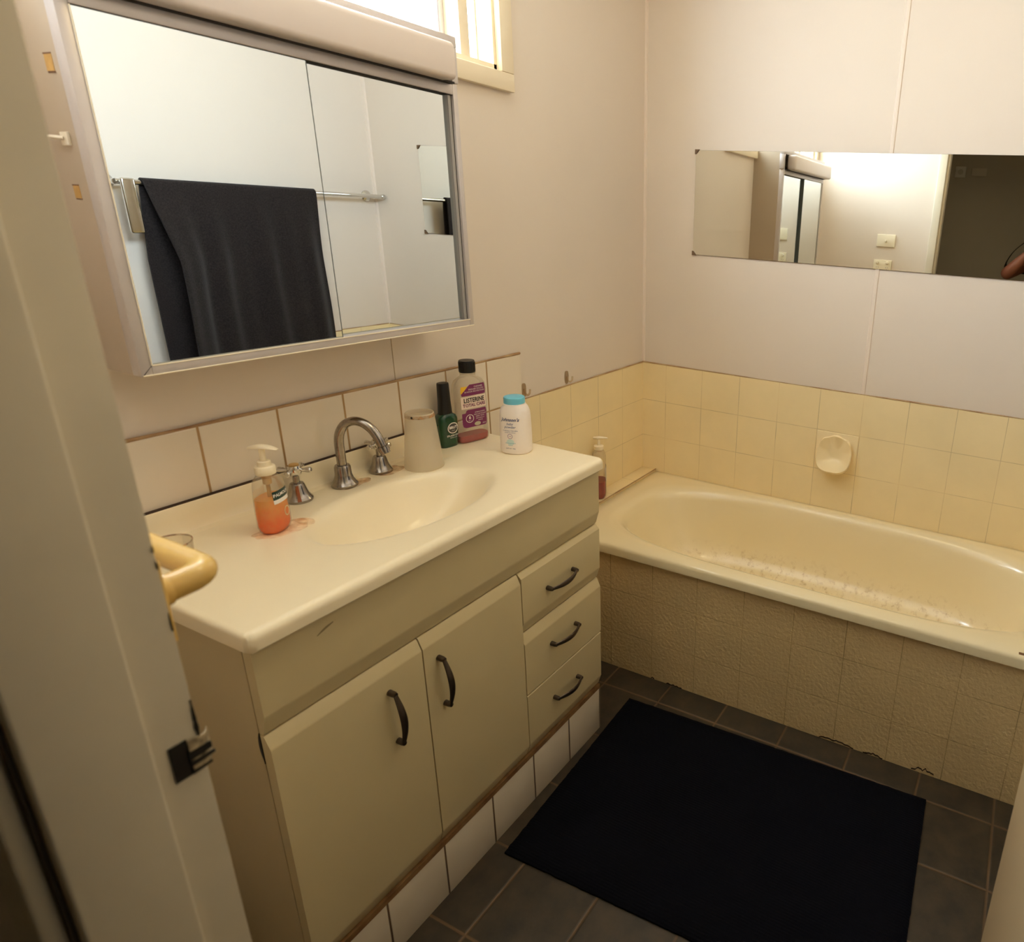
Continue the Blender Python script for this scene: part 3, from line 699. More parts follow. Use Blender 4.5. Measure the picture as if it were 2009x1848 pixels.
lettering('CLINICALLY PROVEN', 0.0042, 0.0, 0.0665, prof, NB, mx, oo, INK_B, T); lettering('mild gentle softness', 0.0036, 0.0, 0.0620, prof, NB, mx, oo, INK_B, T)
ring_patch('badge', prof, NB, mx, 0.0, 0.0515, 0.0068, 0.0068, 0.0012, oo, mat('mauve_ink', col(150, 120, 160), 0.5), T); lettering('mild', 0.0042, 0.0, 0.0515, prof, NB, mx, oo, INK_P, T)
ring_patch('soft_swirl', prof, NB, mx, 0.0, 0.036, 0.010, 0.008, 0, oo-0.0002, mat('pale_teal', col(206, 226, 222), 0.5), T, fill=True)
lettering('dermatologist', 0.0050, 0.0, 0.0330, prof, NB, mx, oo, INK_T, T); lettering('tested', 0.0048, 0.0, 0.0275, prof, NB, mx, oo, INK_T, T)
lettering('NET WT 100g', 0.0042, 0.0, 0.0180, prof, NB, mx, oo, INK_B, T)

# clear round tub at the left end
px, py = 0.076, -0.100
T = thing('clear_tub', 'small clear plastic tub with a brown-stained rim at the left end of the basin top', 'tub', (px, py, ZT))
bm = bmesh.new(); lathe(bm, [(0.0, 0.001), (0.030, 0.0012), (0.0325, 0.004), (0.0335, 0.028), (0.0325, 0.0285), (0.0315, 0.006), (0.0, 0.0045)], (px, py, ZT), 40, cap0=False, cap1=False); obj('body', bm, CLEARP, T)
bm = bmesh.new(); lathe(bm, [(0.0338, 0.026), (0.0342, 0.0275), (0.0336, 0.0292), (0.0322, 0.0290), (0.0322, 0.026)], (px, py, ZT), 40, cap0=False, cap1=False); obj('rim', bm, film('brown_rim_residue', col(150, 96, 60), 0.9), T)

# refill bottle with red soap on the bath ledge
px, py = 1.460, -0.036
T = thing('red_soap_bottle', 'clear pump bottle with red soap on the tiled bath ledge behind the vanity', 'soap bottle', (px, py, 0.4875))
mx = place(px, py, 0.4875, -60); NB = 2.5
prof = [(0.030, 0.021, 0.001), (0.035, 0.025, 0.008), (0.0375, 0.0265, 0.02), (0.0375, 0.0265, 0.09), (0.035, 0.0255, 0.140), (0.033, 0.025, 0.165), (0.027, 0.022, 0.180), (0.017, 0.017, 0.188), (0.015, 0.015, 0.198)]
bm = bmesh.new(); bottle_loft(bm, prof, NB, mx, cap1=False); obj('body', bm, CLEARP, T)
REDL = mat('red_soap', col(150, 30, 16), 0.2)
bm = bmesh.new(); bottle_loft(bm, [(a-0.0016, d-0.0016, z+0.0012) for a, d, z in prof[:3]]+[(0.0358, 0.0248, 0.070)], NB, mx); obj('liquid', bm, REDL, T)
bm = bmesh.new(); lathe(bm, [(0.0175, 0.192), (0.018, 0.193), (0.018, 0.206), (0.012, 0.2085), (0.006, 0.209), (0.0055, 0.236)], (px, py, 0.4875), 28); pump = obj('pump', bm, PUMPW, T)
bm = bmesh.new(); tube(bm, [mx @ Vector((0, q, 0.238-abs(q)*0.06)) for q in (0.020, 0.010, 0, -0.015, -0.032)], [0.006, 0.0085, 0.009, 0.007, 0.004], 14, flat=0.6); obj('nozzle', bm, PUMPW, pump)
patch('label', prof, NB, mx, [(0.060, -0.006, 0.026), (0.125, -0.026, 0.026)], 0.0006, mat('pale_label', col(190, 182, 172), 0.4), T)

# ---------------------------------------------------------------- yellowed towel bar by the door jamb
YEL = mat('yellowed_plastic', col(226, 186, 104), 0.25, var=0.12, vscale=25, coat=0.3)
T = thing('hand_towel_bar', 'yellowed plastic hand towel bar bracketed to the wall beside the door jamb', 'towel bar', (-0.225, -0.79, 1.19))
zz = 1.202
bm = bmesh.new(); box(bm, -0.2483, -0.2440, -0.812, -0.772, zz-0.040, zz+0.036, 0.002, 3); obj('wall_plate', bm, YEL, T)
bm = bmesh.new(); tube(bm, [(-0.2445, -0.792, zz), (-0.238, -0.792, zz), (-0.236, -0.792, zz), (-0.2355, -0.792, zz)], [0.0145, 0.0142, 0.0138, 0.0125], 24); obj('collar', bm, YEL, T)
pts = [(-0.2360, -0.792, zz), (-0.228, -0.792, zz), (-0.219, -0.791, zz)]
for i in range(1, 10):
    a = i/9*PI/2; pts.append((-0.219+0.017*math.sin(a), -0.791+0.017*(1-math.cos(a)), zz))
for yy in (-0.76, -0.70, -0.60, -0.50, -0.46): pts.append((-0.202, yy, zz))
bm = bmesh.new(); tube(bm, pts, 0.0120, 24); obj('bar', bm, YEL, T)
bm = bmesh.new(); tube(bm, [(-0.2645, -0.45, zz), (-0.215, -0.45, zz), (-0.205, -0.452, zz), (-0.202, -0.462, zz)], 0.0120, 20); box(bm, -0.265, -0.2605, -0.472, -0.432, zz-0.04, zz+0.036, 0.002); obj('end_bracket', bm, YEL, T)

# ---------------------------------------------------------------- mirror cabinet
KX0, KX1, KY, KZ0, KZ1 = 0.0654, 0.7585, -0.1607, 1.2367, 1.8610
K = thing('mirror_cabinet', 'wall cabinet with sliding mirror doors and a cream lamp cover above the basin', 'mirror cabinet', (0.41, -0.08, KZ0))
bm = bmesh.new(); box(bm, KX0, KX0+0.012, KY, 0, KZ0, KZ1); box(bm, KX1-0.012, KX1, KY, 0, KZ0, KZ1); box(bm, KX0+0.011, KX1-0.011, KY+0.001, -0.001, KZ0+0.0005, KZ0+0.010); box(bm, KX0+0.011, KX1-0.011, KY+0.001, -0.001, KZ1-0.012, KZ1-0.0005)
box(bm, KX0+0.011, KX1-0.011, -0.006, -0.0005, KZ0+0.001, KZ1-0.001); box(bm, KX0+0.011, KX1-0.011, KY+0.004, -0.001, 1.755, 1.768)
obj('carcass', bm, WHITEL, K)
yf = KY
def bar(bm, x0, x1, z0, z1, y0=yf-0.004, y1=yf+0.020, bev=0.0018): box(bm, x0, x1, y0, y1, z0, z1, bev)
bm = bmesh.new()
bar(bm, KX0-0.0008, KX0+0.0155, KZ0-0.0008, 1.770); bar(bm, KX1-0.0125, KX1+0.0008, KZ0-0.0008, 1.768)
bar(bm, KX0+0.0150, KX1-0.0120, KZ0-0.0008, 1.2530); bar(bm, KX0+0.0155, KX1-0.0125, 1.7460, 1.7665)
bar(bm, KX0-0.0008, KX1+0.0062, 1.8405, 1.8625); bar(bm, KX1-0.0125, KX1+0.0055, 1.770, 1.8410); bar(bm, KX0-0.0008, KX0+0.0155, 1.768, 1.8410)
fr = obj('frame', bm, ALU, K)
bm = bmesh.new(); tube(bm, [(KX0+0.0155, yf-0.005, 1.2526), (KX1-0.0125, yf-0.005, 1.2526)], 0.0012, 8); tube(bm, [(KX0+0.001, yf-0.005, KZ0+0.001), (KX1-0.001, yf-0.005, KZ0+0.001)], 0.0012, 8); tube(bm, [(KX0+0.0155, yf-0.005, 1.2526), (KX0+0.0155, yf-0.005, 1.745)], 0.0010, 8)
obj('frame_lip', bm, mat('cream_lip', col(238, 226, 200), 0.4), fr)
bm = bmesh.new(); rs = [[(KX0+0.0145, yf-0.0044, 1.2515), (KX0+0.0165, yf-0.0044, 1.2535), (KX0+0.0165, yf-0.0038, 1.2535), (KX0+0.0145, yf-0.0038, 1.2515)], [(KX0+0.0005, yf-0.0044, KZ0+0.0005), (KX0+0.002, yf-0.0044, KZ0+0.0005), (KX0+0.002, yf-0.0038, KZ0+0.0005), (KX0+0.0005, yf-0.0038, KZ0+0.0005)]]
rings(bm, rs); obj('mitre_gap', bm, DARK, fr)
def mdoor(x0, x1, z0, z1, y, stile):
    bm = bmesh.new(); box(bm, x0, x1, y, y+0.004, z0, z1); o = obj('mirror_door', bm, MIRROR, K)
    bm = bmesh.new(); xe = x1 if stile > 0 else x0
    box(bm, xe-0.0008, xe+0.0008, y-0.0002, y+(0.0118 if stile > 0 else 0.0045), z0, z1); obj('door_edge', bm, mat('mirror_edge', col(84, 90, 88), 0.3), o)
    return o
mdoor(KX0+0.0156, 0.4110, 1.2530, 1.7460, yf-0.0005, 1)
mdoor(0.395, KX1-0.0205, 1.2530, 1.7460, yf+0.0115, -1)
CHAN = mat('grey_channel', col(176, 172, 168), 0.4, metal=0.3)
for z0, z1 in ((1.2535, 1.7455),):
    bm = bmesh.new(); box(bm, KX1-0.0215, KX1-0.0120, yf+0.0035, yf+0.024, z0, z1); ch = obj('edge_channel', bm, CHAN, K)
    bm = bmesh.new(); box(bm, KX1-0.0137, KX1-0.0125, yf+0.0030, yf+0.0040, z0, z1); obj('shadow_gap', bm, DARK, ch)
bm = bmesh.new(); box(bm, KX0+0.016, KX1-0.013, yf-0.0012, yf+0.012, 1.7448, 1.7464); obj('track_shadow_gap', bm, DARK, K)
VAL = mat('lamp_cover_acrylic', col(214, 202, 196), 0.3, var=0.03)
bm = bmesh.new(); box(bm, KX0+0.010, 0.7165, -0.2125, yf-0.003, 1.7675, 1.8395, 0.011, 4); obj('lamp_cover', bm, VAL, K)
bm = bmesh.new(); box(bm, KX0+0.02, KX1-0.02, yf-0.018, yf-0.001, 1.7660, 1.7700); obj('cover_gap', bm, DARK, K)
bm = bmesh.new(); box(bm, 0.7588, 0.7625, yf+0.001, yf+0.010, 1.820, 1.838, 0.0005); obj('cover_clip', bm, mat('brown_clip', col(60, 40, 32), 0.5), K)
TAPE = mat('tape_residue', col(206, 164, 98), 0.7, var=0.25, vscale=60)
TAPE2 = mat('tape_edge', col(118, 84, 62), 0.8)
for (y, z, s, k) in ((-0.1187, 1.6735, 0.0095, 1), (-0.1095, 1.5060, 0.0078, 2)):
    bm = bmesh.new(); box(bm, KX0-0.0006, KX0, y-s, y+s, z-s*1.1, z+s*1.1); o = obj('tape_residue', bm, TAPE, K)
    obj('residue_edge', B(KX0-0.0009, KX0, y-s*0.95, y+s*1.1, z+s*1.1, z+s*1.3), TAPE2, o); obj('residue_edge', B(KX0-0.0009, KX0, y-s*1.15, y+s*0.8, z-s*1.35, z-s*1.15), TAPE2, o)
HOOKW = mat('old_white_plastic', col(232, 222, 204), 0.45)
T = thing('adhesive_hook', 'small white plastic hook stuck sideways on the left side of the mirror cabinet', 'hook', (KX0, -0.105, 1.578))
bm = bmesh.new(); box(bm, KX0-0.0045, KX0, -0.1260, -0.1085, 1.5680, 1.5860, 0.0012); obj('base_plate', bm, HOOKW, T)
bm = bmesh.new(); tube(bm, [(KX0-0.004, -0.1175, 1.5775), (KX0-0.010, -0.1120, 1.5778), (KX0-0.012, -0.1040, 1.5782), (KX0-0.0118, -0.0920, 1.5788), (KX0-0.0108, -0.0830, 1.5795)], [0.0050, 0.0052, 0.0050, 0.0048, 0.0040], 12, flat=0.55); obj('hook_arm', bm, HOOKW, T)

# ---------------------------------------------------------------- frameless wall mirror over the bath
T = thing('wall_mirror', 'long frameless mirror clipped to the wall above the bath', 'mirror', (XB, -0.82, 1.3853))
MY0, MY1, MZ0, MZ1 = -0.2159, -1.44, 1.3848, 1.7460
bm = bmesh.new(); prof = []
for cy, cz, a0 in ((MY0-0.006, MZ0+0.006, -90), (MY0-0.006, MZ1-0.006, 0), (MY1+0.006, MZ1-0.006, 90), (MY1+0.006, MZ0+0.006, 180)):
    for k in range(5):
        a = math.radians(a0+k*22.5); prof.append((cy+0.006*math.cos(a), cz+0.006*math.sin(a)))
prism(bm, prof, XB-0.0055, XB-0.0005, 'x'); obj('mirror_glass', bm, MIRROR2, T)
bm = bmesh.new(); prism(bm, [(y*1.0 + (0.0006 if y > -0.8 else -0.0006), z+(0.0006 if z > 1.56 else -0.0006)) for y, z in prof], XB-0.0030, XB-0.0004, 'x'); obj('mirror_edge', bm, mat('mirror_dark_edge', col(84, 66, 48), 0.4), T)
CLIP = mat('rusty_clip', col(120, 92, 66), 0.5, var=0.4, vscale=90)
for (y, z) in ((MY0, MZ1), (MY0, MZ0), (MY1, MZ1), (MY1, MZ0)):
    sy = -1 if y > -0.8 else 1; sz = -1 if z > 1.6 else 1
    bm = bmesh.new(); prism(bm, [(y+0.003*-sy, z-0.003*sz), (y+0.013*sy, z-0.003*sz), (y+0.010*sy, z+0.003*sz), (y+0.002*sy, z+0.012*sz), (y-0.003*sy, z+0.013*sz)], XB-0.0085, XB-0.0004, 'x'); obj('corner_clip', bm, CLIP, T)

# ---------------------------------------------------------------- clear hooks on the vanity wall
HK = shell_mat('yellowed_clear_plastic', (0.92, 0.86, 0.76, 1), 0.16, 0.15, 0.08, (0.70, 0.58, 0.42, 1))
def wall_hook(x, z, label):
    T = thing('wall_hook', label, 'hook', (x, -0.002, z), 'clear hooks above the bath tiles')
    bm = bmesh.new(); prism(bm, [(x+a, z+b*0.022) for a, b in sell(0.0095, 1.0, 3, 28)], -0.003, 0.0, 'y'); obj('base_plate', bm, HK, T)
    bm = bmesh.new(); tube(bm, smooth_path([(x, -0.003, z+0.004), (x, -0.006, z-0.010), (x, -0.016, z-0.014), (x, -0.024, z-0.006), (x, -0.026, z+0.006)], 5), 0.0032, 10); obj('hook_arm', bm, HK, T)
wall_hook(1.1110, 0.9735, 'clear plastic stick-on hook just behind the blue cap of the powder bottle')
wall_hook(1.3260, 0.9745, 'clear plastic stick-on hook on the bare wall nearer the room corner')

# ---------------------------------------------------------------- bath, surround, soap dish
APR = tile_mat('cream_apron_tile', col(224, 198, 148), col(212, 182, 130), [(1, -0.6019, 0.1627), (2, 0.1453, 0.1615)], 0.0026, gdepth=0.2, rough=0.32, var=0.08, emb=1.0, escale=85)
LED = CREAMT('cream_ledge_tile', [(0, 1.83, 0.1627), (1, 0.02, 0.30)], rough=0.3, emb=0.1, escale=75)
AX = 1.1758
BS = thing('bath_surround', 'cream embossed tile apron and ledge built around the bath', 'bath surround', (1.5, -0.87, 0))
bm = bmesh.new(); box(bm, AX, AX+0.022, YR+0.001, -0.006, 0.0, 0.452); obj('apron', bm, APR, BS)
bm = bmesh.new(); box(bm, AX, XB-0.0065, -0.0697, -0.0055, 0.446, 0.4872, 0.0015); obj('ledge', bm, LED, BS)
bead(BS, (AX-0.0005, -0.01, 0.449), (AX-0.0005, YR+0.01, 0.449), 0.0018); bead(BS, (AX, -0.0705, 0.489), (XB-0.0065, -0.0705, 0.489), 0.0024)
GRT = mat('crumbled_grout', col(70, 52, 34), 0.9, var=0.4, vscale=80)
MORT = mat('exposed_mortar', col(196, 164, 116), 0.9)
for k, (y0, y1, h) in enumerate(((-1.045, -1.155, 0.022), (-1.185, -1.245, 0.016), (-1.330, -1.395, 0.030), (-0.44, -0.452, 0.01), (-0.50, -0.56, 0.008))):
    bm = bmesh.new(); n = 16; lo = []; hi = []
    for i in range(n+1):
        q = i/n; y = y0+(y1-y0)*q; a = h*(0.35+0.9*abs(noise.noise(Vector((q*5+k*7, 0.3, 1)))))*math.sin(PI*(0.06+0.88*q))**0.5
        lo.append((y, a-0.0045)); hi.append((y, a))
    rs = [[(AX-0.0012, l[0], max(0.0005, l[1])), (AX-0.0012, u[0], max(0.0010, u[1])), (AX+0.001, u[0], max(0.0010, u[1])), (AX+0.001, l[0], max(0.0005, l[1]))] for l, u in zip(lo, hi)]
    rings(bm, rs); o = obj('broken_grout', bm, GRT, BS)
ENB = bpy.data.materials.new('bath_enamel_soiled'); ENB.use_nodes = True; t = NT(ENB); b = t.n['Principled BSDF']
p = t.pos(); sz = t.new('ShaderNodeSeparateXYZ'); t.link(p, sz.inputs[0])
lowm = t.ramp(sz.outputs[2], 0.300, 0.225)
spk = t.ramp(t.noise(46, 6, 0.7, p), 0.52, 0.72); spk2 = t.ramp(t.noise(170, 3, 0.6, p), 0.60, 0.72)
dirt = t.math('MULTIPLY', lowm, t.math('MULTIPLY', spk, 0.8)); dots = t.math('MULTIPLY', t.math('MULTIPLY', lowm, spk), spk2)
c1 = t.mix(dirt, col(238, 223, 184), col(188, 158, 104)); c2_ = t.mix(dots, c1, col(110, 78, 40))
scum = t.math('MULTIPLY', t.ramp(t.noise(14, 5, 0.6, p), 0.45, 0.7), t.math('MULTIPLY', lowm, 0.5))
t.link(t.mix(scum, c2_, col(250, 236, 206)), b.inputs['Base Color']); b.inputs['Roughness'].default_value = 0.2; b.inputs['Coat Weight'].default_value = 0.3
BT = thing('bathtub', 'cream enamel bathtub with a rolled rim and dirt specks along the bottom', 'bathtub', (1.49, -0.90, 0.1))
bx0, bx1, by0, by1 = 1.1560, XB-0.0065, YR+0.004, -0.0720
cx, cy, hx, hy = (bx0+bx1)/2, (by0+by1)/2, (bx1-bx0)/2, (by1-by0)/2
ZR = 0.4840; seg = 160
def rr(a, b, n, z, ox=0, oy=0): return [(cx+ox+x, cy+oy+y, z) for x, y in sell(a, b, n, seg)]
bm = bmesh.new(); ix = 0.006
rs = [rr(hx-0.004, hy-0.002, 40, ZR-0.036), rr(hx, hy, 40, ZR-0.034), rr(hx, hy, 40, ZR-0.012), rr(hx-0.002, hy-0.002, 36, ZR-0.004), rr(hx-0.008, hy-0.007, 30, ZR),
      rr(hx-0.028, hy-0.045, 7, ZR+0.001, ix), rr(hx-0.040, hy-0.075, 4.2, ZR+0.0015, ix), rr(hx-0.050, hy-0.095, 3.4, ZR-0.002, ix), rr(hx-0.060, hy-0.108, 3.2, ZR-0.014, ix), rr(hx-0.068, hy-0.118, 3.1, ZR-0.04, ix),
      rr(hx-0.082, hy-0.150, 3.0, ZR-0.12, ix), rr(hx-0.094, hy-0.190, 3.0, ZR-0.185, ix), rr(hx-0.110, hy-0.230, 3.0, ZR-0.235, ix), rr(hx-0.135, hy-0.275, 3.0, ZR-0.266, ix), rr(hx-0.175, hy-0.330, 3.0, ZR-0.280, ix), rr(0.06, 0.30, 2.5, ZR-0.286, ix), rr(0.002, 0.01, 2, ZR-0.287, ix)]
rings(bm, rs, False, True); tub = obj('body', bm, ENB, BT, smooth=60)
bm = bmesh.new(); lathe(bm, [(0.0, 0.002), (0.018, 0.002), (0.026, 0.003), (0.028, 0.0)], (cx, cy-0.40, ZR-0.2835), 28); obj('waste', bm, CHROME, BT)
bm = bmesh.new(); box(bm, 1.168, 1.178, -1.560, -1.545, ZR-0.001, ZR+0.0012, 0.0005); obj('chip', bm, mat('enamel_chip', col(110, 78, 46), 0.7), BT)
# shell soap dish
SD = thing('soap_dish', 'cream shell-shaped ceramic soap dish set into the bath wall tiles', 'soap dish', (XB-0.03, -0.845, 0.64))
DISH = mat('dish_glaze', col(242, 224, 182), 0.25, coat=0.3)
bm = bmesh.new(); box(bm, XB-0.0085, XB-0.0055, -0.923, -0.765, 0.637, 0.7872, 0.0015, 3); obj('back_tile', bm, DISH, SD)
bm = bmesh.new(); N = 72; dy, zc, hw, hh = -0.8435, 0.7140, 0.0640, 0.0620
def lip(i):
    a = 2*PI*i/N; c, sn = math.cos(a), math.sin(a)
    y = hw*math.copysign(abs(c)**(2/3.0), c); z = hh*math.copysign(abs(sn)**(2/3.0), sn)
    if sn > 0:                                             # scalloped top edge
        y *= 1-0.20*sn; z += 0.0042*sn*math.cos(math.atan2(y, z+0.075)*15)
    v = min(1, max(0, (hh-z)/(2*hh))); return y, z, 0.006+0.052*v**1.25
L0 = [lip(i) for i in range(N)]; Rr = []
for k in (0.02, 0.15, 0.3, 0.45, 0.6, 0.72, 0.82, 0.9, 0.96, 1.0):
    ring = []
    for i, (y, z, p) in enumerate(L0):
        a = 2*PI*i/N; yy = y*k; z2 = -0.012*(1-k)+z*k; fan = math.atan2(yy, z2+0.075)
        fl = 0.013*abs(math.cos(fan*7.5))**1.5*max(0, (z2-0.004)/0.055)**0.9 if z2 > 0.004 else 0
        ring.append((XB-0.0082-max(0.0022, p*k**2.4+fl), dy+yy, zc+z2))
    Rr.append(ring)
for sc, ps in ((1.035, 0.985), (1.04, 0.93), (1.02, 0.72), (0.96, 0.38), (0.90, 0.12), (0.88, 0.0)):
    Rr.append([(XB-0.0075-p*ps, dy+y*sc, zc+z*sc-0.026*(1-ps)**0.6*max(0, -z/hh)) for y, z, p in L0])
rings(bm, Rr, True, True)
obj('bowl', bm, DISH, SD, smooth=50)

# ---------------------------------------------------------------- bath mat
MATM = bpy.data.materials.new('navy_mat'); MATM.use_nodes = True; t = NT(MATM); b = t.n['Principled BSDF']
b.inputs['Base Color'].default_value = col(9, 10, 17); b.inputs['Roughness'].default_value = 0.95; b.inputs['Specular IOR Level'].default_value = 0.1
wv = t.new('ShaderNodeTexWave'); wv.inputs['Scale'].default_value = 42; wv.inputs['Distortion'].default_value = 0.6; t.link(t.new('ShaderNodeTexCoord').outputs['Object'], wv.inputs['Vector'])
t.link(t.bump(wv.outputs[1], 0.5, 0.003), b.inputs['Normal'])
c4 = [Vector((0.436, -0.460)), Vector((1.050, -0.432)), Vector((1.078, -1.389)), Vector((0.462, -1.418))]
bm = bmesh.new(); nu, nv = 60, 90; G = []
for i in range(nu+1):
    row = []
    for j in range(nv+1):
        a, q = i/nu, j/nv
        p2 = c4[0].lerp(c4[1], a).lerp(c4[3].lerp(c4[2], a), q)
        ed = min(a, 1-a)*0.61; eq = min(q, 1-q)*0.96; e = min(ed, eq)
        wob = 0.002*noise.noise(Vector((p2.x*9, p2.y*9, 2)))
        if a in (0, 1) or q in (0, 1): p2 = p2 + Vector((noise.noise(Vector((q*40, a, 1))), noise.noise(Vector((a*40, q, 4)))))*0.0018
        row.append(bm.verts.new((p2.x, p2.y, 0.011+wob if e > 0.004 else 0.006)))
    G.append(row)
for i in range(nu):
    for j in range(nv): bm.faces.new((G[i][j], G[i+1][j], G[i+1][j+1], G[i][j+1]))
ring = [G[i][0] for i in range(nu+1)]+[G[nu][j] for j in range(1, nv+1)]+[G[i][nv] for i in range(nu-1, -1, -1)]+[G[0][j] for j in range(nv-1, 0, -1)]
lo = [bm.verts.new((v.co.x, v.co.y, 0.0005)) for v in ring]
for i in range(len(ring)):
    j = (i+1) % len(ring); bm.faces.new((ring[i], lo[i], lo[j], ring[j]))
bm.faces.new(lo)
mt_ = obj('bath_mat', bm, MATM, None, smooth=60); tag(mt_, 'dark navy rectangular bath mat lying on the slate floor beside the bath', 'bath mat')

# ---------------------------------------------------------------- towel rail and towel on the right wall (seen in the mirrors)
RZ, RY = 1.528, YR+0.062
T = thing('towel_rail', 'chrome towel rail on the opposite wall seen in the cabinet mirror', 'towel rail', (1.3, YR+0.03, RZ))
bm = bmesh.new(); tube(bm, [(0.800, RY, RZ), (1.812, RY, RZ)], 0.0085, 18); obj('rail', bm, CHROME2, T)
mY = Matrix.Rotation(-PI/2, 4, 'X')
for x in (0.802, 1.780):
    bm = bmesh.new(); lathe(bm, [(0.024, 0), (0.024, 0.004), (0.018, 0.010), (0.009, 0.014), (0.009, 0.062)], (x, YR, RZ), 26, mY); obj('rosette', bm, CHROME2, T)
bm = bmesh.new(); box(bm, 0.806, 0.846, RY+0.010, RY+0.024, RZ-0.160, RZ+0.012, 0.006, 4); obj('drop_plate', bm, CHROME2, T)
bm = bmesh.new(); lathe(bm, [(0.009, 0), (0.0105, 0.002), (0.0105, 0.016), (0.008, 0.018)], (1.808, RY, RZ), 18, Matrix.Rotation(PI/2, 4, 'Y')); obj('end_cap', bm, CHROME2, T)
TOW = bpy.data.materials.new('charcoal_towelling'); TOW.use_nodes = True; t = NT(TOW); b = t.n['Principled BSDF']
f = t.ramp(t.noise(220, 3), 0.3, 0.7); t.link(t.mix(f, col(30, 26, 26), col(50, 43, 42)), b.inputs['Base Color']); b.inputs['Roughness'].default_value = 1.0
b.inputs['Sheen Weight'].default_value = 0.12; b.inputs['Specular IOR Level'].default_value = 0.05; t.link(t.bump(t.noise(420, 2), 0.7, 0.002), b.inputs['Normal'])
bm = bmesh.new(); NU, NV = 90, 70; rows = []
def towel(u, v, side):
    """u 0..1 along the rail, v = metres of cloth from the rail's top; side +1 front (room), -1 wall"""
    x = 0.872+0.598*u
    fold = 0.013*math.sin(u*9+1)*1.0 + 0.010*math.sin(u*23+0.5) + 0.006*math.sin(u*41+2)
    k = min(1, v/0.25)
    if side > 0:
        y = RY+0.013+0.004+fold*k*0.8+0.010*k
        x += 0.030*(1-u)**3*k + 0.010*v*(1-u) + 0.006*math.sin(v*7+u*4)*k
        if u < 0.18: y += 0.030*(1-u/0.18)*math.sin(min(1, v/0.5)*PI*0.5)
    else:
        y = RY-0.013-0.004+fold*k*0.25; x += -0.022*(1-u)**2*k
    return Vector((x, y, RZ-v))
for i in range(NU+1):
    u = i/NU; L = []
    for j in range(24, 0, -1): L.append(towel(u, 0.66*j/24, -1))
    for k in range(1, 12):
        a = PI*k/12; L.append(Vector((0.872+0.598*u, RY-0.0155*math.cos(a), RZ+0.0155*math.sin(a))))
    for j in range(1, 37): L.append(towel(u, 0.70*j/36, 1))
    rows.append([bm.verts.new(p) for p in L])
for a, b2 in zip(rows, rows[1:]):
    for k in range(len(a)-1): bm.faces.new((a[k], b2[k], b2[k+1], a[k+1]))
bmesh.ops.recalc_face_normals(bm, faces=bm.faces)
geom = bmesh.ops.solidify(bm, geom=list(bm.faces), thickness=0.006)
tw = obj('towel', bm, TOW, None, smooth=60); tag(tw, 'charcoal towel folded over the chrome rail seen in the cabinet mirror', 'towel')

# ---------------------------------------------------------------- switch and socket on the door wall (seen in the long mirror)
PLW = mat('switch_plastic', col(240, 230, 206), 0.35)
def plate(name, label, cat, y0, z0, w=0.116, h=0.075):
    T = thing(name, label, cat, (XF, y0-w/2, z0-h))
    bm = bmesh.new(); box(bm, XF, XF+0.008, y0-w, y0, z0-h, z0, 0.002, 3); obj('face_plate', bm, PLW, T); return T
T = plate('light_switch', 'single white light switch on the door wall seen in the long mirror', 'light switch', -0.452, 1.477)
bm = bmesh.new(); lathe(bm, [(0.009, 0), (0.009, 0.002), (0.006, 0.003), (0.0055, 0.010), (0.0, 0.011)], (XF+0.008, -0.510, 1.438), 18, Matrix.Rotation(PI/2, 4, 'Y')); obj('rocker', bm, PLW, T)
T = plate('power_socket', 'white double power socket below the light switch in the long mirror', 'power socket', -0.447, 1.322)
for y in (-0.472, -0.536):
    bm = bmesh.new(); lathe(bm, [(0.010, 0), (0.010, 0.003), (0.007, 0.006), (0.0, 0.006)], (XF+0.008, y, 1.305), 16, Matrix.Rotation(PI/2, 4, 'Y')); obj('rocker', bm, PLW, T)
for y in (-0.474, -0.534):
    for a, dy2, dz2 in ((0.5, 0.006, 0.006), (-0.5, -0.006, 0.006), (0, 0, -0.006)):
        t2 = bmesh.new(); box(t2, XF+0.0078, XF+0.0084, -0.0008, 0.0008, -0.0035, 0.0035); bm = bmesh.new()
        join(bm, t2, Matrix.Translation((0, y+dy2, 1.270+dz2)) @ Matrix.Rotation(a, 4, 'X')); obj('pin_slot', bm, DARK, T)

# ---------------------------------------------------------------- hallway wall plates (dim, seen in the long mirror)
HX = -1.62
T = thing('hall_plate', 'pale square wall plate on the dark hallway wall seen in the mirror', 'wall plate', (HX, -0.745, 1.95))
bm = bmesh.new(); box(bm, HX, HX+0.02, -0.785, -0.705, 1.915, 1.995, 0.004); obj('face_plate', bm, mat('dull_white', col(238, 234, 222), 0.5), T)
bm = bmesh.new(); lathe(bm, [(0.020, 0), (0.020, 0.004), (0.0, 0.006)], (HX+0.02, -0.745, 1.955), 20, Matrix.Rotation(PI/2, 4, 'Y')); obj('dial', bm, mat('dull_dial', col(214, 208, 190), 0.5), T)
bm = bmesh.new(); box(bm, HX, HX+0.006, -0.935, -0.825, 1.93, 1.985, 0.002)
o = obj('hall_grille', bm, mat('hall_grille_grey', col(224, 216, 198), 0.6)); tag(o, 'faint rectangular vent on the hallway wall beside the square plate', 'vent')

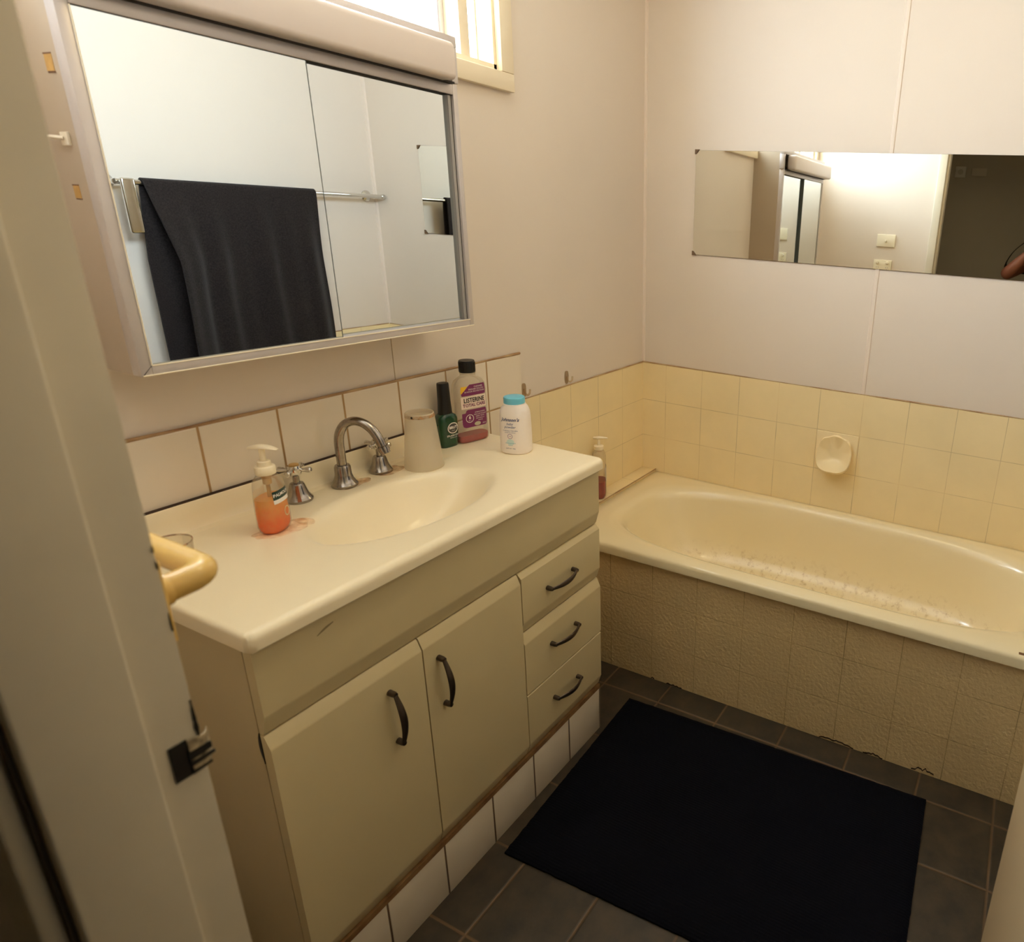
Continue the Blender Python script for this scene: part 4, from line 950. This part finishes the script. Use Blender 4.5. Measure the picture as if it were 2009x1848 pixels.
# ---------------------------------------------------------------- photographer in the doorway (an arm shows in the long mirror)
FX, FY = math.cos(yaw), math.sin(yaw)
OX, OY = -0.700, -1.495
def PB(a, b, z): return Vector((OX+FX*a-FY*b, OY+FY*a+FX*b, z))      # a forward, b to the left
def skin(chains, root=0, sub=2):
    """chains: lists of (point, rx, ry); a chain may start with an int = index of an existing vertex. returns bmesh"""
    vs, es, rd = [], [], []
    for ch in chains:
        prev = None
        for it in ch:
            if isinstance(it, int): prev = it; continue
            p, rx, ry = it; vs.append(p); rd.append((rx, ry)); i = len(vs)-1
            if prev is not None: es.append((prev, i))
            prev = i
    me = bpy.data.meshes.new('skeleton'); me.from_pydata([tuple(v) for v in vs], es, [])
    o = bpy.data.objects.new('skeleton', me); C.objects.link(o)
    m = o.modifiers.new('skin', 'SKIN'); m.use_smooth_shade = True
    for i, (rx, ry) in enumerate(rd):
        sv = me.skin_vertices[0].data[i]; sv.radius = (rx, ry); sv.use_root = (i == root)
    q = o.modifiers.new('sub', 'SUBSURF'); q.levels = sub; q.render_levels = sub
    dg = bpy.context.evaluated_depsgraph_get(); r = bpy.data.meshes.new_from_object(o.evaluated_get(dg))
    bm = bmesh.new(); bm.from_mesh(r)
    bpy.data.objects.remove(o); bpy.data.meshes.remove(me); bpy.data.meshes.remove(r)
    return bm
SKIN = mat('warm_skin', col(150, 92, 66), 0.5, var=0.08, vscale=20); BLKC = mat('black_cotton', col(20, 19, 21), 0.9, bump=0.2, bscale=300)
DENIM = mat('dark_trousers', col(34, 36, 46), 0.9, bump=0.2, bscale=260); HAIR = mat('dark_hair', col(28, 22, 18), 0.6, bump=0.5, bscale=120); SHOE = mat('dark_shoe', col(30, 28, 28), 0.6)
PN = thing('person', 'person in a black T-shirt standing in the dark doorway holding up a camera', 'person', (OX-0.06, OY, 0))
torso = [(PB(-0.10, 0, 0.92), 0.085, 0.080), (PB(-0.10, 0, 1.05), 0.090, 0.080), (PB(-0.09, 0, 1.20), 0.095, 0.085), (PB(-0.080, 0, 1.33), 0.090, 0.08), (PB(-0.055, 0, 1.405), 0.062, 0.062), (PB(-0.025, 0, 1.455), 0.052, 0.052),
         (PB(0.005, 0, 1.50), 0.070, 0.080), (PB(0.015, 0, 1.555), 0.077, 0.095), (PB(0.005, 0, 1.615), 0.072, 0.088), (PB(-0.005, 0, 1.655), 0.045, 0.05)]
WL, WR = PB(0.165, 0.070, 1.432), PB(0.110, -0.098, 1.468)
PLm, PRm = PB(0.168, 0.030, 1.470), PB(0.128, -0.074, 1.505)
armL = [3, (PB(-0.065, 0.165, 1.355), 0.052, 0.052), (PB(0.08, 0.195, 1.305), 0.046, 0.046), (PB(0.205, 0.205, 1.268), 0.040, 0.040), (PB(0.205, 0.150, 1.325), 0.042, 0.038), (WL, 0.030, 0.024), (PLm, 0.036, 0.020)]
armR = [3, (PB(-0.065, -0.165, 1.355), 0.052, 0.052), (PB(0.03, -0.225, 1.27), 0.046, 0.046), (PB(0.105, -0.245, 1.235), 0.040, 0.040), (PB(0.125, -0.190, 1.335), 0.042, 0.038), (WR, 0.030, 0.024), (PRm, 0.034, 0.020)]
legL = [0, (PB(-0.10, 0.095, 0.84), 0.088, 0.090), (PB(-0.085, 0.105, 0.48), 0.058, 0.060), (PB(-0.10, 0.105, 0.30), 0.054, 0.056), (PB(-0.115, 0.105, 0.09), 0.036, 0.040), (PB(-0.04, 0.115, 0.045), 0.038, 0.030), (PB(0.06, 0.125, 0.030), 0.036, 0.022)]
legR = [0, (PB(-0.10, -0.095, 0.84), 0.088, 0.090), (PB(-0.085, -0.105, 0.48), 0.058, 0.060), (PB(-0.10, -0.105, 0.30), 0.054, 0.056), (PB(-0.115, -0.105, 0.09), 0.036, 0.040), (PB(-0.04, -0.115, 0.045), 0.038, 0.030), (PB(0.06, -0.125, 0.030), 0.036, 0.022)]
nose = [7, (PB(0.105, 0, 1.540), 0.013, 0.016), (PB(0.118, 0, 1.528), 0.009, 0.009)]
body = skin([torso, armL, armR, legL, legR, nose])
def finger(pts, r): 
    n = len(pts)
    return skin([[(p, r*(1-0.25*i/(n-1)), r*(1-0.25*i/(n-1))) for i, p in enumerate(pts)]], 0, 2)
# left hand cups the lens from below, fingers wrap up its far side; right hand wraps the grip, index on the shutter
for k, (da, hgt) in enumerate(((-0.030, 0.0), (-0.010, 0.004), (0.010, 0.004), (0.028, -0.001))):
    join(body, finger([PB(0.168+da*0.9, 0.020, 1.470), PB(0.168+da, -0.010, 1.467+hgt*0.3), PB(0.166+da, -0.034, 1.480+hgt), PB(0.164+da, -0.045, 1.500+hgt)], 0.0088))
join(body, finger([PB(0.150, 0.052, 1.468), PB(0.140, 0.060, 1.490), PB(0.148, 0.052, 1.512), PB(0.158, 0.042, 1.526)], 0.0100))
for k, dz in enumerate((0.028, 0.004, -0.016, -0.034)):
    L = (1.0, 1.08, 1.0, 0.85)[k]
    join(body, finger([PB(0.132, -0.078, 1.507+dz*0.7), PB(0.140+0.022*L, -0.082, 1.514+dz), PB(0.146+0.030*L, -0.070, 1.518+dz), PB(0.146+0.030*L, -0.053, 1.518+dz)], 0.0086))
join(body, finger([PB(0.135, -0.080, 1.490), PB(0.112, -0.066, 1.505), PB(0.108, -0.050, 1.518), PB(0.108, -0.034, 1.520)], 0.0098))
for sgn in (-1, 1):
    t2 = bmesh.new(); bmesh.ops.create_uvsphere(t2, u_segments=14, v_segments=10, radius=1)
    join(body, t2, Matrix.Translation(PB(0.005, sgn*0.080, 1.545)) @ Matrix.Rotation(yaw, 4, 'Z') @ Matrix.Diagonal((0.020, 0.008, 0.032, 1)))
obj('body', body, SKIN, PN, smooth=180)
for sgn in (-1, 1):
    t2 = bmesh.new(); bmesh.ops.create_uvsphere(t2, u_segments=14, v_segments=10, radius=1); bm = bmesh.new()
    join(bm, t2, Matrix.Translation(PB(0.088, sgn*0.030, 1.560)) @ Matrix.Rotation(yaw, 4, 'Z') @ Matrix.Diagonal((0.010, 0.014, 0.008, 1))); obj('eye', bm, mat('eye_white', col(210, 204, 196), 0.3), PN)
t2 = bmesh.new(); bmesh.ops.create_uvsphere(t2, u_segments=14, v_segments=8, radius=1); bm = bmesh.new()
join(bm, t2, Matrix.Translation(PB(0.088, 0, 1.503)) @ Matrix.Rotation(yaw, 4, 'Z') @ Matrix.Diagonal((0.010, 0.024, 0.006, 1))); obj('mouth', bm, mat('lips', col(126, 66, 56), 0.4), PN)
bm = skin([[(PB(-0.075, 0, 1.50), 0.03, 0.05), (PB(-0.060, 0, 1.56), 0.078, 0.060), (PB(-0.035, 0, 1.625), 0.088, 0.085), (PB(0.005, 0, 1.660), 0.078, 0.075), (PB(0.045, 0, 1.665), 0.055, 0.035)]], 1)
obj('hair', bm, HAIR, PN, smooth=180)
sh = [(PB(-0.10, 0, 0.86), 0.172, 0.128), (PB(-0.10, 0, 1.00), 0.160, 0.122), (PB(-0.09, 0, 1.20), 0.172, 0.126), (PB(-0.075, 0, 1.335), 0.170, 0.118), (PB(-0.055, 0, 1.410), 0.085, 0.080)]
sl = [[3, (PB(-0.065, s_*0.172, 1.358), 0.074, 0.074), (PB(0.055 if s_ > 0 else 0.015, s_*(0.194 if s_ > 0 else 0.218), 1.31 if s_ > 0 else 1.285), 0.064, 0.064)] for s_ in (1, -1)]
obj('shirt', skin([sh]+sl, 1), BLKC, PN, smooth=180)
tr = [(PB(-0.10, 0, 1.00), 0.135, 0.108), (PB(-0.10, 0, 0.88), 0.160, 0.122)]
tl_ = [[1, (PB(-0.10, s_*0.098, 0.78), 0.100, 0.104), (PB(-0.085, s_*0.106, 0.48), 0.074, 0.078), (PB(-0.112, s_*0.106, 0.085), 0.062, 0.066)] for s_ in (1, -1)]
obj('trousers', skin([tr]+tl_, 0), DENIM, PN, smooth=180)
for s_ in (1, -1):
    bm = skin([[(PB(-0.140, s_*0.105, 0.050), 0.044, 0.046), (PB(-0.05, s_*0.115, 0.046), 0.048, 0.040), (PB(0.03, s_*0.122, 0.040), 0.050, 0.032), (PB(0.085, s_*0.128, 0.034), 0.040, 0.026)]], 0)
    for v in bm.verts: v.co.z = max(0.001, v.co.z)
    obj('shoe', bm, SHOE, PN, smooth=180)
# the camera in the hands
CB = thing('photo_camera', 'black camera held up by the person in the doorway', 'camera', tuple(CAM-fw*0.10))
MC = Matrix((r2, u2, -fw)).transposed().to_4x4(); MC.translation = CAM - fw*0.004
def CP(x, y, z): return MC @ Vector((x, y, z))                        # z > 0 is behind the lens front
BODYM = mat('camera_black', col(18, 18, 19), 0.45)
t2 = bmesh.new(); box(t2, -0.066, 0.066, -0.048, 0.036, 0.072, 0.108, 0.008, 3); bm = bmesh.new(); join(bm, t2, MC)
t2 = bmesh.new(); box(t2, -0.022, 0.022, 0.030, 0.056, 0.070, 0.112, 0.007, 3); join(bm, t2, MC)
t2 = bmesh.new(); box(t2, 0.046, 0.068, -0.046, 0.034, 0.058, 0.080, 0.007, 3); join(bm, t2, MC); obj('camera_body', bm, BODYM, CB)
bm = bmesh.new(); t2 = bmesh.new(); lathe(t2, [(0.028, 0.0), (0.031, 0.002), (0.031, 0.018), (0.0285, 0.020), (0.0285, 0.052), (0.032, 0.054), (0.032, 0.073)], (0, 0, 0), 36); join(bm, t2, MC); obj('lens', bm, BODYM, CB)
st_ = smooth_path([CP(-0.067, 0.024, 0.088), PB(0.150, 0.110, 1.500), PB(0.165, 0.185, 1.420), PB(0.150, 0.232, 1.340), PB(0.08, 0.245, 1.318), PB(0.01, 0.16, 1.40), PB(-0.03, 0.085, 1.44)], 6)
bm = bmesh.new(); tube(bm, st_, 0.0150, 10, flat=0.15); obj('strap', bm, BLKC, CB)
